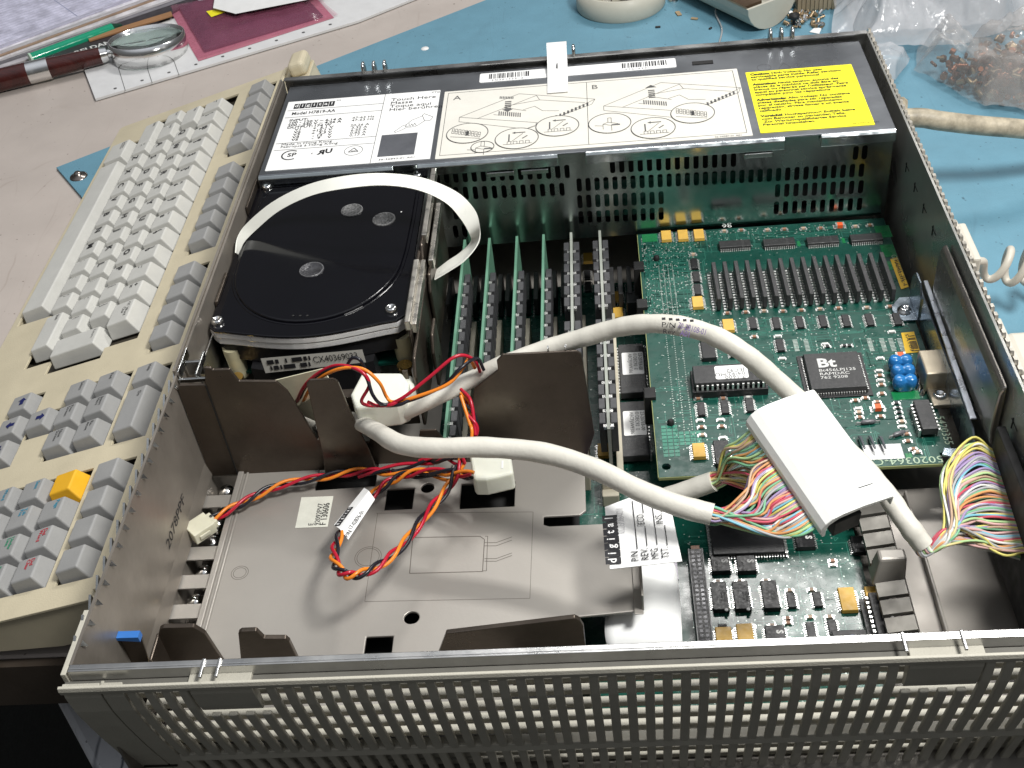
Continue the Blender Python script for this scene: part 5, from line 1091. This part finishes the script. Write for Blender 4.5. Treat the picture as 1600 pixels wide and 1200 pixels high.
# green pen, dark catalogue
p, q = G(50, 92, .006), G(190, 40, .006); pn = empty('green_pen', p, 'translucent green pen lying beside the paper pile above the magnifying glass', 'pen')
MB().tube([p, p.lerp(q, .9)], .0055, 14).build('barrel', mat('green_plastic', (.0, .30, .16), .15, 0, .1, coat=.4), pn); MB().tube([p.lerp(q, .9), q], [.0055, .002], 14).build('pen_tip', mat('dark_green_tip', (.01, .05, .03), .3), pn); MB().tube([p+(p-q)*.02, p], .0058, 14).build('pen_cap', mat('pale_green_end', (.45, .65, .5), .3), pn)
ct = slab('metals_catalogue', ((60, 100), (165, 92), (260, 30), (330, -8), (260, -8), (70, 88)), .0022, .0055, mat('black_catalogue_cover', (.03, .025, .03), .4), 'black catalogue with white lettering half under the magnifying glass', 'catalogue')
text('RELDAN', G(118, 85, .0058), G(178, 66, .0058)-G(118, 85, .0058), (0, 1, 0), .0110, wink, ct, width=.034, bold=.0003); text('METALS CO.', G(165, 69, .0058), G(205, 57, .0058)-G(165, 69, .0058), (0, 1, 0), .006, wink, ct, width=.030)
slab('wooden_ruler', ((140, 66), (270, 26), (268, 20), (138, 60)), .0058, .0075, mat('brown_wood', (.35, .18, .08), .5), 'brown wooden ruler lying above the black catalogue', 'ruler')
wt = slab('white_card_box', ((131, 108), (150, 158), (560, 36), (700, -20), (460, -30), (190, 60)), .0006, .0030, mat('white_card', (.66, .66, .66), .5, 0, .05), 'flat white card folder under the magnifying glass and the pink bag', 'folder')
for k in range(9): p = G(180+k*42, 138-k*12.5, .0032); MB().lathe([(.0001, .0001), (.0016, 0)], 8, M=Matrix.Translation(p)).build('print_mark', inkgrey, wt)
for k in range(3):
    pm = MB(); rule(pm, [G(180+k*42, 90-k*8, .0032)[:2], G(196+k*42, 142-k*12, .0032)[:2]], .0005, .0033); pm.build('printed_line', inkgrey, wt)
# pink anti-static bag
bg_ = empty('pink_antistatic_bag', G(400, 50, .003), 'pink translucent anti-static bag holding a dark circuit board', 'bag')
def crumple(px4, z, thick, m, name, parent, nu=40, nv=24, amp=.002, seed=1, edge=.0, dome=None, top=0):
    from mathutils import noise
    mb = MB(); vs = []
    c4 = [G(x, y, z) for x, y in px4]
    for j in range(nv+1):
        for i in range(nu+1):
            u, v = i/nu, j/nv; p = c4[0].lerp(c4[1], u).lerp(c4[3].lerp(c4[2], u), v)
            e_ = min(u, 1-u, v, 1-v); k = min(1, e_*6)
            q = p*22+V(seed, seed*2, 0); n_ = noise.noise(q)+.5*abs(noise.noise(q*2.7))*1.6+.35*noise.noise(q*6)
            p.z += thick*k+amp*n_*(.35+k)+(dome(u, v) if dome else 0)+amp*.4; p.x += amp*.8*noise.noise(q*1.3+V(9, 0, 0)); p.y += amp*.8*noise.noise(q*1.3+V(0, 7, 0))
            vs.append(p)
    mb.add(vs, [(j*(nu+1)+i, j*(nu+1)+i+1, (j+1)*(nu+1)+i+1, (j+1)*(nu+1)+i) for j in range(nv) for i in range(nu)], smooth=True)
    return mb.build(name, m, parent)
pink = mat('pink_antistatic_film', (.55, .16, .26), .08, 0, .1, alpha=.26, bump=.3, bscale=120)
crumple(((308, 92), (528, 24), (470, -30), (262, 10)), .0040, .0068, pink, 'bag_film', bg_, amp=.0018, seed=3)
crumple(((310, 96), (522, 28), (470, -30), (262, 10)), .0032, .0005, mat('pink_film_back', (.50, .18, .24), .3, 0, .1), 'bag_back', bg_, 20, 12, amp=.0003, seed=5)
MB().prism([tuple(G(x, y, .004)[:2]) for x, y in ((320, 82), (505, 27), (460, -20), (278, 10))], .0042, .0062).build('wrapped_board', mat('plum_dark_board', (.05, .022, .045), .3, 0, .3, 80), bg_)
yl = MB().prism([tuple(G(x, y, .0125)[:2]) for x, y in ((322, 17), (330, 26), (352, 18), (350, 12))], .0120, .0122).build('yellow_warning_sticker', yellow, bg_)
slab('folded_white_sheet', ((333, 13), (368, 22), (480, 0), (520, -30), (340, -30)), .0150, .0155, white, 'white sheet lying over the top of the pink bag', 'paper sheet')
# ------ round housing, hood shell, ribbed block
potb = mat('beige_housing_plastic', (.52, .50, .42), .5, 0, .06, 40)
rc = G(971, 14, .0); rc = V((G(901, 12, .008).x+G(1042, 8, .008).x)/2, G(971, 42, .0).y+.040, 0); rg = empty('round_plastic_housing', rc, 'shallow round beige plastic housing with inner ribs on the blue mat', 'plastic housing')
MB().lathe([(.0385, .0024), (.0395, .004), (.0395, .022), (.0370, .022), (.0370, .0045), (.0001, .0045)], 56, M=Matrix.Translation((rc.x, rc.y, 0)), close=False).build('housing_cup', potb, rg)
for a in (.4, 1.5, 2.7): MB().box(0, -.0006, .0046, .0370, .0006, .0200, M=Matrix.Translation(rc) @ rot(a)).build('inner_rib', potb, rg)
MB().lathe([(.0001, .026), (.003, .024), (.004, .020), (.004, .0046)], 14, M=Matrix.Translation((rc.x-.012, rc.y-.022, 0))).build('screw_head', chrome, rg)
MB().box(rc.x+.004, rc.y-.02, .0046, rc.x+.016, rc.y-.006, .020).build('black_terminal', dark, rg)
sp0 = [(1095, 0), (1168, 26), (1172, 56), (1196, 56), (1228, 8), (1190, -20), (1100, -20)]
hs = empty('adapter_shell', G(1180, 30, 0), 'angular beige adapter shell lying open on the blue mat', 'plastic shell')
P_ = [G(*q) for q in ((1092, -4, .02), (1167, 30, .02), (1185, 57, .003), (1212, 40, .004), (1228, 5, .02), (1165, -30, .02))]
# long tray with half-round end
d_ = (G(1180, 36, .0)-G(1080, -12, .0)).normalized(); nn_ = V(-d_.y, d_.x, 0); E_ = G(1198, 50, .0); 
half = [(.026*math.cos(a), .002+.0+.024-.024*math.sin(a)) for a in [math.pi*k/12 for k in range(13)]]
TM = Matrix((nn_, V(0, 0, 1), d_)).transposed().to_4x4(); TM.translation = E_-d_*.10+nn_*.005
MB().prism([(-.026, .026)]+[(x_, y_) for x_, y_ in half[::-1]], .0975, .100, 'z', M=TM).build('end_wall', potb, hs, bevel=.0006)
tr = MB(); arc = half
for k in range(12):
    a, b = arc[k], arc[k+1]; a2, b2 = (a[0]*.94, a[1]*.94+.002), (b[0]*.94, b[1]*.94+.002)
    tr.add([(*a, 0), (*b, 0), (*b, .098), (*a, .098), (*a2, 0), (*b2, 0), (*b2, .098), (*a2, .098)], [(0, 1, 2, 3), (7, 6, 5, 4), (3, 2, 6, 7), (0, 4, 5, 1)], M=TM)
tr.build('tray_shell', potb, hs); MB().box(-.012, .008, .02, .006, .018, .08, M=TM).build('metal_insert', mat('brown_metal_insert', (.12, .08, .05), .4, .6), hs); MB().tube([TM @ V(-.02, .026, .02), TM @ V(.02, .026, .05)], .002, 8).build('shell_latch', potb, hs)
rb2 = empty('ribbed_strain_block', G(1265, 20, 0), 'small brown ribbed plug block lying beside the adapter shell', 'plug')
q = G(1262, 22, 0); MB().box(q.x-.010, q.y, .002, q.x+.024, q.y+.03, .024).build('block_body', mat('brown_beige_plastic', (.30, .25, .17), .5), rb2, bevel=.002)
for k in range(9): MB().box(q.x-.009+k*.0036, q.y-.0012, .003, q.x-.0075+k*.0036, q.y-.0001, .023).build('grip_rib', mat('brown_beige_plastic', (.30, .25, .17)), rb2)
MB().tube([V(q.x-.02, q.y+.008, .012), V(q.x-.010, q.y+.010, .012)], .006, 16).build('strain_stub', potb, rb2)
bs = empty('black_screw', G(1240, 40, .002), 'small black screw standing on the mat beside the ribbed block', 'screw')
q = G(1240, 42, .0024); MB().lathe([(.0012, 0), (.0012, .006), (.0045, .008), (.0045, .011), (.0001, .012)], 14, M=Matrix.Translation(q)).build('screw_body', dark, bs)
bs2 = MB().lathe([(.0045, .0024), (.0045, .006), (.002, .008), (.002, .012)], 16, M=Matrix.Translation((G(1052, 6, 0).x, G(1052, 6, 0).y, 0))).build('hex_screw', chrome); tag(bs2, 'bright hex screw on the mat beside the round housing', 'screw')
for k, (px, py, s_, cl, lb_) in enumerate(((1028, 43, .0022, 'dark', 'small dark crumb on the mat just below the round housing'), (1110, 45, .0018, 'dark', 'small black chip fragment on the mat left of the adapter shell'), (1060, 22, .004, 'tan', 'tan shaving on the mat right of the round housing'), (1085, 30, .003, 'tan2', 'short brown sliver on the mat between housing and shell'))):
    q = G(px, py, .0025); o = MB().box(-s_, -s_*.5, 0, s_, s_*.5, .0012, M=Matrix.Translation(q) @ rot(k*.9)).build('mat_crumb', mat('crumb_'+cl, (.02, .02, .02) if cl == 'dark' else (.35, .25, .14), .6), bevel=.0004); tag(o, lb_, 'crumb')
q = G(720, 22+53, .0025); o = MB().lathe([(.0035, 0), (.003, .0006), (.0001, .0007)], 14, M=Matrix.Translation(G(664, 76, .0025))).build('paint_spot', white); tag(o, 'white paint spot on the blue mat behind the rear rim', 'paint spot')
wv_ = tag(MB().tube(spline([G(1124, 0, .01), G(1118, 20, .0045), G(1128, 45, .0035), G(1124, 68, .003), G(1126, 80, .003)], 8), .0008, 8).build('clear_thread', mat('clear_thread_plastic', (.5, .5, .5), .2, alpha=.6)), 'thin clear plastic thread on the mat left of the adapter shell', 'thread')
# ------ plastic bags
film = mat('clear_bag_film', (.66, .66, .68), .10, 0, .05, alpha=.5, bump=.8, bscale=130)
film2 = mat('clear_bag_film_thin', (.55, .52, .50), .10, 0, .05, alpha=.32, bump=.8, bscale=130)
b1 = empty('clear_plastic_bag', G(1420, 60, .003), 'large crumpled clear plastic bag spread over the mat at the upper right', 'plastic bag')
crumple(((1345, 92), (1560, 66), (1720, -60), (1290, -60)), .006, .035, film, 'bag_film', b1, 90, 60, amp=.012, seed=11)
crumple(((1300, 60), (1640, 40), (1700, -80), (1300, -80)), .006, .020, film, 'bag_fold', b1, 70, 50, amp=.010, seed=17)
crumple(((1345, 94), (1420, 96), (1400, 130), (1378, 135)), .004, .010, film, 'bag_corner', b1, 24, 20, amp=.006, seed=27)
b2 = empty('bag_of_screws', G(1500, 120, .003), 'clear plastic bag full of copper coloured screws at the right edge', 'plastic bag')
crumple(((1425, 120), (1535, 172), (1720, 190), (1440, 62)), .004, .026, film2, 'bag_film', b2, 60, 50, amp=.008, seed=21)
crumple(((1490, 110), (1540, 170), (1760, 185), (1620, 50)), .004, .034, film2, 'bag_fold', b2, 60, 50, amp=.008, seed=41)
cs_ = MB(); c0 = [G(*q, .004) for q in ((1452, 118), (1545, 166), (1720, 180), (1600, 70), (1470, 85))]
for k in range(420):
    a_ = c0[0].lerp(c0[1], random.random()).lerp(c0[3].lerp(c0[2], random.random()), random.random()**.8); d_ = V(random.uniform(-1, 1), random.uniform(-1, 1), random.uniform(-.3, .6)).normalized()*random.uniform(.003, .007)
    a_.z += random.uniform(0, .020); cs_.tube([a_, a_+d_], random.choice((.0012, .002, .0028)), 6, mi=random.choice((0, 0, 1, 2)))
tag(cs_.build('loose_screws', [mat('copper_screw', (.34, .15, .09), .35, .8), mat('brown_screw', (.12, .06, .035), .4, .5), mat('dull_brass_screw', (.35, .26, .16), .4, .7)]), 'heap of copper and brass screws inside the bag at the right', 'screws', kind='stuff')
sc2 = MB()
for k in range(60):
    a_ = G(random.uniform(1232, 1284), random.uniform(20, 44), .0025); sc2.tube([a_+V(0, 0, .001), a_+V(random.uniform(-.004, .004), random.uniform(-.004, .004), random.uniform(.001, .005))], random.choice((.001, .0018)), 6, mi=random.choice((0, 1)))
tag(sc2.build('metal_scraps', [chrome, mat('dull_brass_screw', (.35, .26, .16))]), 'glittering heap of metal scraps beside the ribbed block', 'scraps', kind='stuff')
o = MB().prism([tuple(G(x, y, .003)[:2]) for x, y in ((1265, 50), (1280, 53), (1284, 44), (1272, 44))], .0028, .0032).build('paper_scrap', white); tag(o, 'tiny white paper scrap beside the clear bag', 'paper scrap')
# ------ power cord and plugs behind the right wall
dirty = mat('grimy_ivory_cable', (.40, .35, .26), .5, 0, .5, 90, .2, 300)
pw = empty('mains_lead', (.395, .44, .05), 'grimy ivory mains cord leaving a plug behind the right wall', 'power cord')
P = spline([V(.382, .432, .062), G(1432, 184, .062), G(1470, 189, .060), G(1530, 196, .054), G(1600, 202, .048), G(1700, 215, .03)], 8); MB().tube(P, .0062, 18).build('cord', dirty, pw)
A, B = G(1405, 166, .062), G(1440, 190, .062); MB().tube([V(.378, .447, .062), V(.392, .444, .062)], [.0125, .0125], 6).build('plug_shell', dirty, pw, bevel=.002); MB().tube([V(.391, .443, .062), V(.398, .4415, .062), V(.4005, .441, .062)], [.0095, .0095, .0075], 18).build('strain_collar', dirty, pw)
for k in range(3): MB().box(.393, .4385+k*.0001, .0715+.0, .3965, .4405, .0721).build('collar_notch', dark, pw) if k == 0 else None
plw = mat('ivory_plug_plastic', (.55, .52, .45), .45, 0, .05)
cn = empty('keyboard_plug', (.386, .27, .04), 'ivory rectangular plug in the right wall with a coiled lead', 'plug')
MB().box(.3800, .247, .050, .3860, .286, .088).box(.3862, .249, .052, .3905, .284, .086).box(.3907, .250, .054, .3950, .283, .084).build('plug_shell', plw, cn, bevel=.0012)
cl_ = []; 
for k in range(150):
    t = k/149; a = t*2*math.pi*6; base = V(.397, .268, .066).lerp(V(.480, .330, .014), t**.7); r_ = .0115*min(1, .3+t*5)
    cl_.append(base+V(math.cos(a)*.002, math.sin(a)*r_*.9, math.cos(a)*r_*.9)+V(.0, -.004*math.sin(a), 0))
MB().tube(cl_, .0022, 10).build('coiled_lead', plw, cn)
vp = empty('video_plug', (.39, .2, .03), 'stack of pale ribbed connector plugs behind the right wall near the blue capacitors', 'plug')
for k in range(4): MB().box(.3795+k*.0042, .170+.001*k, .045, .3832+k*.0042, .216-.001*k, .078-.001*k).build('plug_layer', plw, vp, bevel=.0009)
MB().box(.396, .176, .046, .412, .206, .072).build('plug_shell', plw, vp, bevel=.003); MB().box(.3795, .158, .060, .384, .168, .076).build('thumb_screw', plw, vp, bevel=.002)
MB().box(.409, .178, .05, .4125, .187, .065).build('red_stripe', mat('dark_red_stripe', (.2, .03, .03), .5), vp)
# pale slotted strip outside the right wall near the front
ws = MB()
for k in range(3): ws.box(.3795, .085-k*.014, .078, .3825, .097-k*.014, .092)
